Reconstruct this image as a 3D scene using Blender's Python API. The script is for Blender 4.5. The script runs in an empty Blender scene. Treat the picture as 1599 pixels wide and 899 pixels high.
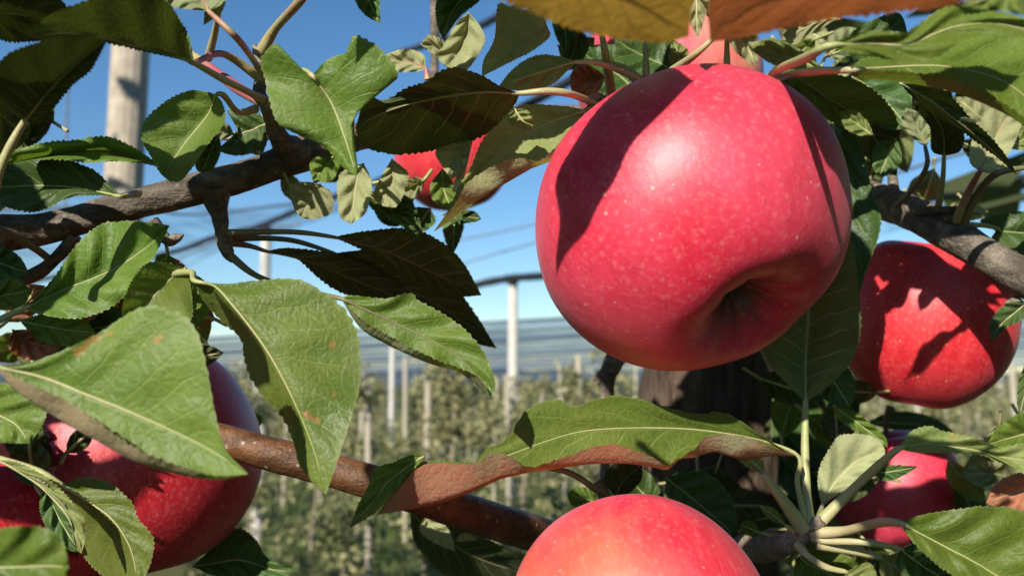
import bpy, math, random
from mathutils import Vector, Matrix, noise
C = bpy.context.scene
COL = C.collection
rnd = random.Random(7)

# ------------------------------------------------------------------ camera, world, sun
F = 1300.0; CX = 799.5; CY = 449.5
PITCH = math.atan(150/F)
EYE = Vector((0, 0, 1.6))
cam = bpy.data.objects.new('camera', bpy.data.cameras.new('camera')); COL.objects.link(cam)
cam.location = EYE; cam.rotation_euler = (math.pi/2+PITCH, 0, 0)
cam.data.sensor_width = 36; cam.data.lens = 36*F/1599
cam.data.clip_start = 0.01; cam.data.clip_end = 9000
cam.data.dof.use_dof = True; cam.data.dof.focus_distance = 0.20; cam.data.dof.aperture_fstop = 19
C.camera = cam
RT = Vector((1, 0, 0)); FW = Vector((0, math.cos(PITCH), math.sin(PITCH))); UP = Vector((0, -math.sin(PITCH), math.cos(PITCH)))
SUN_EL = math.radians(29); SUN_AZ = math.radians(24)
SUN = Vector((-math.sin(SUN_AZ)*math.cos(SUN_EL), -math.cos(SUN_AZ)*math.cos(SUN_EL), math.sin(SUN_EL)))
w = bpy.data.worlds.new('World'); C.world = w; w.use_nodes = True
nt = w.node_tree; nt.nodes.clear()
sky = nt.nodes.new('ShaderNodeTexSky'); sky.sky_type = 'NISHITA'; sky.sun_disc = False
sky.sun_elevation = SUN_EL; sky.sun_rotation = math.atan2(SUN.x, SUN.y)
sky.air_density = 1.2; sky.dust_density = 0.0; sky.ozone_density = 4.0; sky.altitude = 600
bg = nt.nodes.new('ShaderNodeBackground'); bg.inputs[1].default_value = 0.095
ow = nt.nodes.new('ShaderNodeOutputWorld')
hs = nt.nodes.new('ShaderNodeHueSaturation'); hs.inputs['Saturation'].default_value = 1.17; hs.inputs['Value'].default_value = 1.0
nt.links.new(sky.outputs[0], hs.inputs['Color']); nt.links.new(hs.outputs[0], bg.inputs[0]); nt.links.new(bg.outputs[0], ow.inputs[0])
sl = bpy.data.lights.new('sun', 'SUN'); sl.energy = 5.0; sl.angle = math.radians(0.55); sl.color = (1, .93, .82)
so = bpy.data.objects.new('sun', sl); COL.objects.link(so); so.rotation_euler = (-SUN).to_track_quat('-Z', 'Y').to_euler()
so.location = (0, 0, 6)
C.view_settings.view_transform = 'Standard'; C.view_settings.look = 'None'
C.view_settings.exposure = 0.45; C.view_settings.gamma = 1
C.view_settings.use_curve_mapping = False
C.cycles.max_bounces = 6; C.cycles.transparent_max_bounces = 12

def P(x, y, d, lift=0.0):
    """point seen at photo position x, y at depth d (metres); lift moves it towards the sun"""
    return EYE + FW*d + RT*((x-CX)/F*d) + UP*((CY-y)/F*d) + SUN*lift

# ------------------------------------------------------------------ node helpers
class NT:
    def __init__(s, name):
        s.m = bpy.data.materials.new(name); s.m.use_nodes = True; s.t = s.m.node_tree; s.t.nodes.clear()
    def n(s, kind, ins={}, **kw):
        x = s.t.nodes.new('ShaderNode'+kind)
        for k, v in kw.items(): setattr(x, k, v)
        for k, v in ins.items():
            if isinstance(v, bpy.types.NodeSocket): s.t.links.new(v, x.inputs[k])
            else: x.inputs[k].default_value = v
        return x
    def ma(s, op, a, b=0.0, c=0.0, clamp=False):
        return s.n('Math', {0: a, 1: b, 2: c}, operation=op, use_clamp=clamp).outputs[0]
    def mix(s, f, a, b, bt='MIX'):
        x = s.t.nodes.new('ShaderNodeMix'); x.data_type = 'RGBA'; x.blend_type = bt
        for i, v in ((0, f), (6, a), (7, b)):
            if isinstance(v, bpy.types.NodeSocket): s.t.links.new(v, x.inputs[i])
            else: x.inputs[i].default_value = v if i == 0 else (*v[:3], 1)
        return x.outputs[2]
    def ramp(s, f, a, b):          # smooth 0..1 between a and b
        return s.n('MapRange', {0: f, 1: a, 2: b, 3: 0.0, 4: 1.0}, interpolation_type='SMOOTHSTEP').outputs[0]
    def noise(s, vec, scale, det=3, rough=.55):
        return s.n('TexNoise', {'Vector': vec, 'Scale': scale, 'Detail': det, 'Roughness': rough}).outputs[0]
    def mapv(s, vec, scale):
        return s.n('Mapping', {0: vec, 3: scale}).outputs[0]
    def out(s, sh):
        o = s.n('OutputMaterial'); s.t.links.new(sh, o.inputs[0]); return s.m

def leaf_mat(name, top, under, trans=.28, tcol=(.22, .32, .03), blush=None, spot=.0, rough=.42):
    N = NT(name)
    uv = N.n('UVMap', uv_map='UVMap').outputs[0]
    sx = N.n('SeparateXYZ', {0: uv}); u, v = sx.outputs[0], sx.outputs[1]
    obj = N.n('TexCoord').outputs['Object']
    rn = N.n('ObjectInfo').outputs['Random']
    av = N.ma('ABSOLUTE', v)
    big = N.noise(obj, 45, 3); fine = N.noise(obj, 700, 3, .6)
    # lateral veins
    sg = N.ma('MULTIPLY', N.ma('SIGN', v), .23)
    s = N.ma('ADD', N.ma('SUBTRACT', N.ma('MULTIPLY', u, N.ma('ADD', 7.0, N.ma('MULTIPLY', rn, 4.0))), N.ma('MULTIPLY', N.ma('POWER', av, 0.85), 1.7)), sg)
    s = N.ma('ADD', s, N.ma('MULTIPLY', big, 1.5))
    fr = N.ma('ABSOLUTE', N.ma('SUBTRACT', N.ma('FRACT', s), .5))
    lat = N.ma('SUBTRACT', 1.0, N.ramp(fr, .0, .07))
    lat = N.ma('MULTIPLY', lat, N.ma('SUBTRACT', 1.0, N.ramp(av, .55, 1.0)))
    midr = N.ma('SUBTRACT', 1.0, N.ramp(av, .01, .05))
    vein = N.ma('MAXIMUM', lat, midr)
    vor = N.n('TexVoronoi', {'Vector': obj, 'Scale': 520.0}, feature='DISTANCE_TO_EDGE').outputs[0]
    cell = N.ramp(vor, 0, .22)
    tc = N.mix(N.ramp(big, .35, .68), top, [c*f for c, f in zip(top, (1.65, 1.4, 1.5))])
    tc = N.mix(N.ma('MULTIPLY', N.ma('SUBTRACT', 1.0, cell), .35), tc, [c*1.6 for c in top])
    tc = N.mix(N.ma('MULTIPLY', N.ramp(fine, .45, .75), .3), tc, [c*.55 for c in top])
    tc = N.mix(N.ma('MULTIPLY', vein, .38), tc, (.24, .29, .08))
    tc = N.mix(N.ma('MULTIPLY', N.ramp(av, .93, 1.0), .3), tc, (.30, .34, .14))
    dusty_sheen = N.ramp(N.noise(obj, 26, 4, .65), .5, .72)  # pale sheen painted into the colour as grey-green dusty patches
    tc = N.mix(N.ma('MULTIPLY', dusty_sheen, .3), tc, (.20, .25, .12))
    if spot > 0:                       # rust coloured necrotic flecks
        sp = N.ramp(N.noise(obj, 120, 2), .69, .72)
        tc = N.mix(N.ma('MULTIPLY', sp, spot), tc, (.30, .15, .05))
    uc = N.mix(N.ramp(big, .3, .7), under, [c*.72 for c in under])
    uc = N.mix(N.ma('MULTIPLY', N.ramp(fine, .4, .7), .35), uc, [c*.6 for c in under])
    uc = N.mix(N.ma('MULTIPLY', vein, .45), uc, (.50, .50, .28))
    if blush:
        b = N.ramp(N.ma('ADD', N.noise(obj, 38, 3), N.ma('MULTIPLY', rn, .1)), .38, .6)
        uc = N.mix(N.ma('MULTIPLY', N.ma('MULTIPLY', b, N.ma('ADD', .45, fine)), .8), uc, blush)
    hue = N.n('HueSaturation', {'Hue': N.ma('ADD', .486, N.ma('MULTIPLY', rn, .028)), 'Saturation': 1.0,
                                'Value': N.ma('ADD', .85, N.ma('MULTIPLY', rn, .35)), 'Fac': 1.0, 'Color': N.mix(N.n('NewGeometry').outputs['Backfacing'], tc, uc)})
    col = hue.outputs[0]
    bk = N.n('NewGeometry').outputs['Backfacing']
    h = N.ma('ADD', N.ma('MULTIPLY', cell, .13), N.ma('MULTIPLY', vein, -.22))
    h = N.ma('ADD', h, N.ma('MULTIPLY', big, 1.3)); h = N.ma('ADD', h, N.ma('MULTIPLY', fine, .6))
    bump = N.n('Bump', {'Strength': .6, 'Distance': .0006, 'Height': h}).outputs[0]
    rg = N.ma('ADD', N.ma('ADD', rough, N.ma('MULTIPLY', bk, .45)), N.ma('MULTIPLY', N.ramp(big, .3, .7), .12), clamp=True)
    pr = N.n('BsdfPrincipled', {'Base Color': col, 'Roughness': rg, 'Normal': bump,
             'Specular IOR Level': N.ma('SUBTRACT', .30, N.ma('MULTIPLY', bk, .2))})
    pr.inputs['Sheen Weight'].default_value = .02
    tr = N.n('BsdfTranslucent', {'Color': N.mix(N.ma('MULTIPLY', vein, .6), tcol, [c*.45 for c in tcol]), 'Normal': bump})
    mx = N.n('MixShader', {0: trans, 1: pr.outputs[0], 2: tr.outputs[0]})
    return N.out(mx.outputs[0])

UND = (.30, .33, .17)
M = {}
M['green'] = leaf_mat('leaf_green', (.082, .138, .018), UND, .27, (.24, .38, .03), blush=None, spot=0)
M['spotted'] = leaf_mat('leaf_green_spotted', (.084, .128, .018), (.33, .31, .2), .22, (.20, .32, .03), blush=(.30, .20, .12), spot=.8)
M['dark'] = leaf_mat('leaf_shaded_green', (.036, .076, .016), (.10, .125, .05), .12, (.06, .10, .012))  # leaf green deepened in colour to stand in for shade
M['olive'] = leaf_mat('leaf_olive', (.045, .085, .018), (.16, .18, .07), .16, (.13, .19, .02))
M['pale'] = leaf_mat('leaf_pale', (.16, .20, .06), (.42, .43, .22), .3, (.4, .42, .1), spot=.3)
M['blush'] = leaf_mat('leaf_red_blushed', (.084, .128, .018), (.36, .36, .20), .24, (.3, .25, .05), blush=(.46, .15, .10), spot=.2)
M['autumn'] = leaf_mat('leaf_autumn', (.22, .18, .05), (.22, .20, .06), .45, (.55, .33, .05), blush=(.32, .13, .03), spot=.2)
M['autumnred'] = leaf_mat('leaf_autumn_red', (.20, .10, .05), (.30, .20, .07), .45, (.55, .17, .05), blush=(.30, .05, .03), spot=.2)
M['dead'] = leaf_mat('leaf_dead', (.34, .15, .07), (.38, .20, .10), .2, (.5, .2, .06), rough=.7)

def bark_mat(name, a, b, rough=.75, bump=.001, spec=.3, stretch=(1, 1, 1), sc=180, spots=0.0):
    N = NT(name); obj = N.n('TexCoord').outputs['Object']
    mv = N.mapv(obj, stretch)
    n1 = N.noise(mv, sc, 5, .65); n2 = N.noise(obj, sc*.18, 3)
    n3 = N.noise(obj, 1100, 3, .7)
    c = N.mix(N.ramp(n1, .32, .68), a, b); c = N.mix(N.ma('MULTIPLY', N.ramp(n3, .45, .7), .45), c, [x*.35 for x in a]); c = N.mix(N.ma('MULTIPLY', N.ramp(n2, .4, .7), .55), c, [x*.45 for x in a])
    if spots:
        vo = N.n('TexVoronoi', {'Vector': obj, 'Scale': 260.0}).outputs[0]
        c = N.mix(N.ma('MULTIPLY', N.ma('SUBTRACT', 1.0, N.ramp(vo, .08, .2)), spots), c, (.5, .42, .32))
    h = N.ma('ADD', N.ma('ADD', n1, N.ma('MULTIPLY', n2, 1.5)), N.ma('MULTIPLY', n3, .35))
    bm = N.n('Bump', {'Strength': .9, 'Distance': bump, 'Height': h}).outputs[0]
    return N.out(N.n('BsdfPrincipled', {'Base Color': c, 'Roughness': rough, 'Normal': bm, 'Specular IOR Level': spec}).outputs[0])
M['bark'] = bark_mat('bark_grey_brown', (.105, .082, .062), (.34, .285, .22), .58, .0022, stretch=(.4, 1, 1), sc=240, spots=.25)
M['shoot'] = bark_mat('bark_glossy_brown', (.085, .035, .014), (.20, .09, .035), .45, .001, .35, stretch=(.5, 1, 1), sc=230, spots=.5)
M['spur'] = bark_mat('bark_spur', (.27, .21, .15), (.45, .38, .29), .8, .002, sc=420)
M['trunk'] = bark_mat('bark_trunk', (.07, .045, .032), (.24, .17, .12), .85, .003, stretch=(1, 1, .12), sc=150)
def stalk_mat(name, a, b):
    N = NT(name); obj = N.n('TexCoord').outputs['Object']
    n1 = N.noise(obj, 60, 3)
    n2 = N.noise(obj, 900, 2)
    c = N.mix(N.ramp(n1, .38, .62), a, b); c = N.mix(N.ma('MULTIPLY', n2, .3), c, [x*.5 for x in a])
    bm = N.n('Bump', {'Strength': .4, 'Distance': .0003, 'Height': n2}).outputs[0]
    return N.out(N.n('BsdfPrincipled', {'Base Color': c, 'Roughness': .5, 'Normal': bm, 'Subsurface Weight': 0.0}).outputs[0])
M['stalk'] = stalk_mat('stalk_green', (.36, .40, .15), (.47, .40, .22))
M['stalkpink'] = stalk_mat('stalk_pink', (.42, .10, .13), (.40, .38, .16))
M['stalkdark'] = stalk_mat('stalk_dark', (.16, .12, .07), (.20, .19, .08))

def apple_mat(name, red=(.50, .012, .030), red2=(.62, .035, .055), yel=(.62, .26, .07), blush_dir=(0, 0, -1), amt=.35, bloom=.35, len_amt=.4):
    N = NT(name); obj = N.n('TexCoord').outputs['Object']
    q = N.mapv(obj, (26, 26, 26))
    n0 = N.noise(q, 1.2, 3); n1 = N.noise(N.mapv(q, (6.5, 6.5, 1.6)), 1.2, 4, .6); n2 = N.noise(N.mapv(q, (1, 1, .7)), 34, 4, .7)
    c = N.mix(N.ramp(n1, .3, .7), red, red2)
    n4 = N.noise(N.mapv(q, (20, 20, 2.6)), 1.3, 4, .65)
    c = N.mix(N.ma('MULTIPLY', N.ramp(n4, .46, .78), .45), c, [x*f for x, f in zip(red, (.72, .35, .5))])
    mot = N.ramp(n2, .50, .66)
    c = N.mix(N.ma('MULTIPLY', mot, .4), c, (.72, .15, .15))
    nd = Vector(blush_dir).normalized()
    dt = N.n('VectorMath', {0: N.n('VectorMath', {0: q}, operation='NORMALIZE').outputs[0], 1: nd}, operation='DOT_PRODUCT').outputs['Value']
    f = N.ramp(N.ma('ADD', dt, N.ma('MULTIPLY', N.ma('SUBTRACT', n0, .5), 1.1)), .55, 1.15)
    c = N.mix(N.ma('MULTIPLY', f, amt), c, yel)
    sep = N.n('SeparateXYZ', {0: obj})
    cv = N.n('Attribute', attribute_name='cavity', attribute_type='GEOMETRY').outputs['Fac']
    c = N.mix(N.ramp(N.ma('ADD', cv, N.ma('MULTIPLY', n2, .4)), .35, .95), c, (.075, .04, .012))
    # lenticels
    vo = N.n('TexVoronoi', {'Vector': q, 'Scale': 8.5, 'Randomness': 1.0})
    siz = N.ma('MULTIPLY', N.n('SeparateColor', {0: vo.outputs['Color']}).outputs[0], .07)
    len1 = N.ma('SUBTRACT', 1.0, N.ramp(N.ma('SUBTRACT', vo.outputs[0], siz), .01, .07))
    len1 = N.ma('MULTIPLY', len1, len_amt)
    c = N.mix(len1, c, (.82, .50, .36))
    vo2 = N.n('TexVoronoi', {'Vector': q, 'Scale': 15.0}).outputs[0]
    c = N.mix(N.ma('MULTIPLY', N.ma('SUBTRACT', 1.0, N.ramp(vo2, .1, .34)), .16), c, (.80, .35, .30))
    # waxy bloom, wiped off in patches
    bl = N.ma('MULTIPLY', N.ramp(N.noise(q, 1.1, 2, .5), .3, .75), bloom)
    c = N.mix(N.ma('MULTIPLY', bl, .45), c, (.66, .20, .30))
    rg = N.ma('ADD', .38, N.ma('MULTIPLY', n2, .16))
    hb = N.ma('ADD', N.ma('MULTIPLY', n2, .6), N.ma('MULTIPLY', len1, .5)); hb = N.ma('ADD', hb, N.ma('MULTIPLY', n0, 4.0))
    bm = N.n('Bump', {'Strength': .35, 'Distance': .0005, 'Height': hb}).outputs[0]
    p = N.n('BsdfPrincipled', {'Base Color': c, 'Roughness': rg, 'Normal': bm, 'Specular IOR Level': .5})
    p.inputs['Coat Weight'].default_value = .3; p.inputs['Coat Roughness'].default_value = .42
    p.inputs['Subsurface Weight'].default_value = .22
    p.inputs['Subsurface Radius'].default_value = (1, .25, .15); p.inputs['Subsurface Scale'].default_value = .004
    p.inputs['Sheen Weight'].default_value = .05; p.inputs['Sheen Roughness'].default_value = .45
    p.inputs['Sheen Tint'].default_value = (.85, .8, 1, 1)
    return N.out(p.outputs[0])

def simple(name, a, b, sc=20, rough=.8, bump=.002, spec=.3, det=4):
    N = NT(name); obj = N.n('TexCoord').outputs['Object']
    n1 = N.noise(obj, sc, det, .6)
    c = N.mix(N.ramp(n1, .3, .7), a, b)
    bm = N.n('Bump', {'Strength': .6, 'Distance': bump, 'Height': n1}).outputs[0]
    return N.out(N.n('BsdfPrincipled', {'Base Color': c, 'Roughness': rough, 'Normal': bm, 'Specular IOR Level': spec}).outputs[0])

# ------------------------------------------------------------------ object helpers
def link(name, me, mat=None, parent=None, loc=(0, 0, 0)):
    o = bpy.data.objects.new(name, me); COL.objects.link(o); o.location = loc
    if mat: me.materials.append(mat)
    if parent: o.parent = parent
    return o
def mesh(verts, faces, smooth=True):
    me = bpy.data.meshes.new('m'); me.from_pydata([tuple(v) for v in verts], [], faces); me.update()
    if smooth: me.polygons.foreach_set('use_smooth', [True]*len(me.polygons))
    return me
def tag(o, label=None, cat=None, group=None, kind=None):
    if label: o['label'] = label
    if cat: o['category'] = cat
    if group: o['group'] = group
    if kind: o['kind'] = kind
    return o
def empty(name, loc):
    o = bpy.data.objects.new(name, None); COL.objects.link(o); o.location = loc; o.empty_display_size = .02; return o

def resample(pts, n):
    """Catmull-Rom through pts, n samples at even arc length"""
    pts = [Vector(p) for p in pts]
    if len(pts) < 2: return [pts[0]]*n
    ext = [pts[0]*2-pts[1]]+pts+[pts[-1]*2-pts[-2]]
    dense = []
    for i in range(1, len(ext)-2):
        p0, p1, p2, p3 = ext[i-1:i+3]
        for k in range(12):
            t = k/12
            dense.append(.5*((2*p1)+(p2-p0)*t+(2*p0-5*p1+4*p2-p3)*t*t+(3*p1-p0-3*p2+p3)*t**3))
    dense.append(pts[-1])
    L = [0]
    for a, b in zip(dense, dense[1:]): L.append(L[-1]+(b-a).length)
    T = L[-1] or 1; out = []; j = 0
    for i in range(n):
        s = T*i/(n-1)
        while j < len(L)-2 and L[j+1] < s: j += 1
        q = (s-L[j])/max(1e-9, L[j+1]-L[j]); out.append(dense[j].lerp(dense[j+1], min(1, max(0, q))))
    return out

def tube_mesh(pts, radii, origin, seg=12, rough=0.0, nseed=0, n=None, cap=True):
    """pts world, radii at each pt"""
    n = n or max(8, len(pts)*6)
    rp = resample([(*p, r) if False else p for p in pts], n)
    # radii by arc length fraction
    L = [0]
    for a, b in zip(pts, pts[1:]): L.append(L[-1]+(Vector(b)-Vector(a)).length)
    V = []; Fc = []
    up = Vector((.12, .3, 1)).normalized()
    for i, p in enumerate(rp):
        s = L[-1]*i/(n-1); j = 0
        while j < len(L)-2 and L[j+1] < s: j += 1
        q = min(1, max(0, (s-L[j])/max(1e-9, L[j+1]-L[j]))); r = radii[j]*(1-q)+radii[j+1]*q
        t = (rp[min(n-1, i+1)]-rp[max(0, i-1)]).normalized()
        if i == 0:
            a = t.cross(up if abs(t.dot(up)) < .9 else Vector((1, 0, 0))).normalized()
        else:
            a = (a-t*a.dot(t)).normalized()
        b = t.cross(a)
        for k in range(seg):
            an = 2*math.pi*k/seg; dr = a*math.cos(an)+b*math.sin(an)
            rr = r
            if rough:
                q3 = (p+dr*r)*55+Vector((nseed, 0, 0))
                rr = r*(1+rough*(noise.noise(q3)+.5*noise.noise(q3*2.7)+.3*noise.noise(q3*7)))
            V.append(p+dr*rr-origin)
    for i in range(n-1):
        for k in range(seg):
            Fc.append((i*seg+k, i*seg+(k+1) % seg, (i+1)*seg+(k+1) % seg, (i+1)*seg+k))
    if cap:
        V.append(rp[0]-origin); V.append(rp[-1]-origin); c0, c1 = len(V)-2, len(V)-1
        for k in range(seg):
            Fc.append((c0, (k+1) % seg, k)); Fc.append((c1, (n-1)*seg+k, (n-1)*seg+(k+1) % seg))
    return mesh(V, Fc)

# ------------------------------------------------------------------ the apple tree
TREE = empty('apple_tree', (.10, .42, 0)); tag(TREE, 'near apple tree with dark trunk, grey branches and serrated green leaves round the red apples', 'tree')
TO = TREE.location.copy()
def branch(name, pts, mat, rough=.12, seg=20, nseed=0, n=None):
    """pts: (x, y, depth cm, radius px)"""
    w3 = [P(x, y, d/100) for x, y, d, r in pts]; rr = [r/F*d/100 for x, y, d, r in pts]
    og = w3[0]
    return link(name, tube_mesh(w3, rr, og, seg, rough, nseed, n or len(pts)*14), M[mat], TREE, og-TO)

NL = 0; BV, BF, BM, BU = [], [], [], []      # small leaves and the added unseen shade leaves go into one part
def leaf(d, base, tip, e1, e2, mid=None, sil=None, under=False, mat='green', stalk=None, smat='stalk', lift=0.0, cup=.0,
         wave=.10, label=None, rib=.022, sr=.075, tilt=None, lean=0.0, bulk=False):
    """a leaf whose margins e1, e2 and midrib pass through photo positions (x, y, dz cm); depth d cm; lift cm towards the sun"""
    global NL; NL += 1
    if tilt is None: tilt = 2.0 if (under and mat in ('dark', 'olive', 'autumn', 'autumnred')) else (-.25 if not lift else 0)
    R = random.Random(NL*17+3); NU, NV = 97, 16
    def up3(p):
        return (p[0], p[1], (p[2] if len(p) > 2 else 0.0))
    base = up3(base); tip = up3(tip)
    def rail(pts, off=0): return resample([base]+[(*up3(p)[:2], up3(p)[2]+off) for p in pts]+[tip], NU)
    r1 = rail(e1); r2 = rail(e2, -.45 if sil else 0)
    rs = rail(sil) if sil else None
    if mid: rm = rail(mid, cup)
    else:
        lo = rs or r2
        rm = []
        for i in range(NU):
            t = i/(NU-1); q = (r1[i]+lo[i])*.5; bt = Vector(base).lerp(Vector(tip), t); g = q.lerp(bt, .35)
            g.z = q.z+cup*math.sin(math.pi*min(1, t*1.1))
            rm.append(g)
    rails = [(-1, r1), (0, rm)]+([(.66, rs)] if rs else [])+[(1, r2)]
    R0 = R.random(); ph = R.uniform(0, 6.28); k1 = R.uniform(2.2, 4.2)*math.pi; ph2 = R.uniform(0, 6.28)
    V = []; UV = []; rib_pts = []
    dm = d
    for i in range(NU):
        t = i/(NU-1)
        for j in range(NV+1):
            v = -1+2*j/NV
            # piecewise across with smooth tangents
            for a in range(len(rails)-1):
                if v <= rails[a+1][0]+1e-6: break
            v0, A = rails[a]; v1, B = rails[a+1]; q = (v-v0)/(v1-v0)
            A, B = A[i], B[i]
            if len(rails) == 4 and a >= 1:
                p0 = rails[a-1][1][i] if a > 0 else A; p3 = rails[a+2][1][i] if a+2 < len(rails) else B*1.6-A*.6
                pt = .5*((2*A)+(B-p0)*q+(2*p0-5*A+4*B-p3)*q*q+(3*A-p0-3*B+p3)*q**3)
            else:
                pt = A.lerp(B, q)
                # belly between midrib and margin
                pt.z += -abs(cup)*.35*math.sin(math.pi*q)*(1 if cup >= 0 else -1)*math.sin(math.pi*t)
            av = abs(v); env = math.sin(math.pi*min(1, t*1.02))**.6
            pt = pt.copy()
            pt.z += wave*env*av**1.5*(math.sin(k1*t+ph+(1.9 if v > 0 else 0))+.45*math.sin(2.3*k1*t+ph2+v))
            pt.z += lean*t+max(-4.5, tilt*(pt.y-base[1])*d/F)
            pt.z += .085*wave/.1*env*math.sin(t*(22+8*R0)-av*6+ph)*min(1, av*3)*(1-av*.5)      # quilting between side veins
            # teeth
            if j in (0, NV) and 2 < i < NU-2:
                c = rm[i]; dirv = Vector((pt.x-c.x, pt.y-c.y, 0)); 
                if dirv.length > 1e-3:
                    dirv.normalize(); amp = (.028+.03*R.random())*F/d*env
                    tooth = ((i+(i//11) % 2) % 3)/2-.35; amp *= (.35 if R.random() < .18 else 1)
                    pt += dirv*amp*tooth
            V.append(P(pt.x, pt.y, (d+pt.z)/100, lift/100)); UV.append((t, v))
        c = rm[i]; rib_pts.append(P(c.x, c.y, (d+c.z+lean*i/(NU-1)+max(-4.5, tilt*(c.y-base[1])*d/F))/100, lift/100))
    og = V[0].copy()
    Fc = []; sgn = 0
    for i in range(NU-1):
        for j in range(NV):
            Fc.append((i*(NV+1)+j, (i+1)*(NV+1)+j, (i+1)*(NV+1)+j+1, i*(NV+1)+j+1))
            a, b, cc, dd = (V[q] for q in Fc[-1]); nn = (cc-a).cross(dd-b); sgn += nn.dot(EYE-a)*1e6
    if (sgn > 0) == under: Fc = [f[::-1] for f in Fc]
    if bulk or lift:
        b = len(BV); BV.extend(V); BF.extend([tuple(q+b for q in f) for f in Fc]); BM.extend([mat]*len(Fc)); BU.extend(UV)
        pts = [P(x, y, (dd if dd else d)/100, lift/100) for x, y, dd in [(*s_, None) if len(s_) == 2 else s_ for s_ in (stalk or [])]][::-1]+[rib_pts[k] for k in range(0, NU-8, 12)]
        tm = tube_mesh(pts, [sr/100*.7]*(len(pts)-1)+[.0001], Vector((0, 0, 0)), 6, 0, 0, len(pts)*4)
        b = len(BV); BV.extend([v.co.copy() for v in tm.vertices]); BF.extend([tuple(q+b for q in p_.vertices) for p_ in tm.polygons]); BM.extend([smat]*len(tm.polygons)); BU.extend([(0, 0)]*len(tm.vertices))
        bpy.data.meshes.remove(tm); return None
    me = mesh([v-og for v in V], Fc)
    uvl = me.uv_layers.new(name='UVMap')
    li = [0]*len(me.loops); me.loops.foreach_get('vertex_index', li)
    uvl.data.foreach_set('uv', [c for q in li for c in UV[q]])
    o = link('leaf', me, M[mat], TREE, og-TO)
    if label: o['label'] = label
    # stalk, running on as the raised midrib
    sp = [P(x, y, (dd if dd else d)/100, lift/100) for x, y, dd in [(*s, None) if len(s) == 2 else s for s in (stalk or [])]][::-1]
    rbp = [rib_pts[int(k*(NU-1)/12)] for k in range(0, 12)]
    pts = sp+rbp
    L = len(pts)
    rr = [sr/100*(1.5 if k == 0 else 1.0) for k in range(len(sp))]+[rib/100*(1-k/12.5)+.00006 for k in range(12)]
    if sp: rr[len(sp)] = (sr*.6+rib*.4)/100
    og2 = pts[0]
    s = link('leaf_stalk', tube_mesh(pts, rr, og2, 8, .0, NL, L*5, True), M[smat], o, og2-og)
    return o

# ---- branches: x, y, depth cm, radius px
branch('trunk', [(1112, 3600, 42, 150), (1110, 1500, 42, 125), (1106, 900, 42, 108), (1104, 620, 41, 103), (1100, 350, 41, 85), (1090, 60, 40, 60), (1085, -250, 40, 48), (1070, -800, 40, 25)], 'trunk', .06, 36, 3, 120)
branch('branch', [(-90, 372, 21, 30), (0, 364, 21.5, 28), (70, 358, 22, 25), (150, 336, 22, 23), (240, 312, 22, 23), (320, 291, 22, 24), (400, 268, 22.5, 25), (470, 240, 23, 28), (560, 214, 24, 22), (700, 196, 29, 19), (880, 180, 34, 16), (1060, 190, 39, 16)], 'bark', .14, 26, 1, 200)
branch('branch', [(180, 640, 24, 20), (300, 672, 22.5, 22), (400, 702, 22, 25), (500, 728, 22, 26), (600, 758, 22, 27), (700, 790, 23, 28), (800, 822, 25, 29), (900, 845, 29, 26), (1080, 860, 39, 20)], 'shoot', .07, 26, 5, 160)
branch('branch', [(1100, 330, 40, 26), (1240, 306, 37, 26), (1340, 306, 31, 26), (1400, 324, 28, 26), (1460, 350, 26, 27), (1520, 386, 25, 27), (1580, 424, 24.5, 29), (1640, 455, 24, 30), (1750, 520, 24, 31)], 'bark', .12, 26, 9, 150)
branch('spur', [(1060, 905, 36, 18), (1130, 868, 30, 17), (1160, 857, 26, 19), (1200, 853, 24, 20), (1235, 846, 22, 17), (1262, 826, 21.3, 13), (1282, 812, 21, 8)], 'spur', .3, 18, 12, 90)
branch('spur', [(462, 245, 22.6, 28), (440, 222, 22, 19), (428, 195, 21.5, 12), (415, 165, 21, 11), (404, 145, 21, 10), (410, 110, 21, 8), (402, 88, 21, 7), (397, 70, 21, 3)], 'bark', .35, 14, 21, 80)
branch('spur', [(335, 300, 22, 22), (343, 335, 22, 13), (346, 358, 22, 10), (350, 378, 22, 12), (356, 396, 22, 10), (364, 408, 22, 4)], 'bark', .35, 14, 23, 60)
branch('spur', [(235, 350, 22, 14), (262, 376, 22, 8), (276, 372, 22, 7), (286, 366, 22, 2)], 'bark', .6, 10, 24, 40)
branch('twig', [(410, 160, 21.5, 9), (375, 140, 22, 9), (330, 108, 23, 8), (290, 78, 24, 6), (250, 45, 25, 5)], 'stalkpink', .1, 10, 25)
branch('twig', [(672, -60, 40, 7), (678, 0, 40, 7), (679, 60, 40, 7), (678, 110, 40, 7), (672, 150, 40, 6), (650, 205, 30, 6)], 'bark', .2, 12, 26)
branch('twig', [(985, 520, 34, 15), (962, 560, 33, 15), (948, 590, 33, 13), (948, 620, 33, 11), (946, 700, 33, 8), (940, 780, 32, 8), (930, 850, 30, 9)], 'bark', .3, 12, 27)
branch('twig', [(960, 575, 33, 12), (938, 588, 33, 12), (930, 598, 33, 6)], 'bark', .5, 12, 28)
branch('twig', [(-60, 450, 22, 9), (20, 440, 22, 11), (60, 425, 22, 11), (85, 405, 22, 9), (120, 370, 22, 12)], 'bark', .2, 12, 29)
branch('twig', [(78, 405, 22, 6), (50, 385, 21, 6), (0, 358, 20, 6), (-60, 330, 20, 6)], 'stalkdark', .1, 10, 30)
branch('twig', [(1405, 330, 28, 10), (1395, 290, 29, 8), (1392, 230, 30, 8), (1405, 190, 30, 7), (1410, 130, 30, 6)], 'bark', .25, 12, 31)
branch('twig', [(1430, 330, 26, 7), (1475, 328, 25, 6), (1497, 324, 25, 3)], 'bark', .2, 10, 32)
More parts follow.
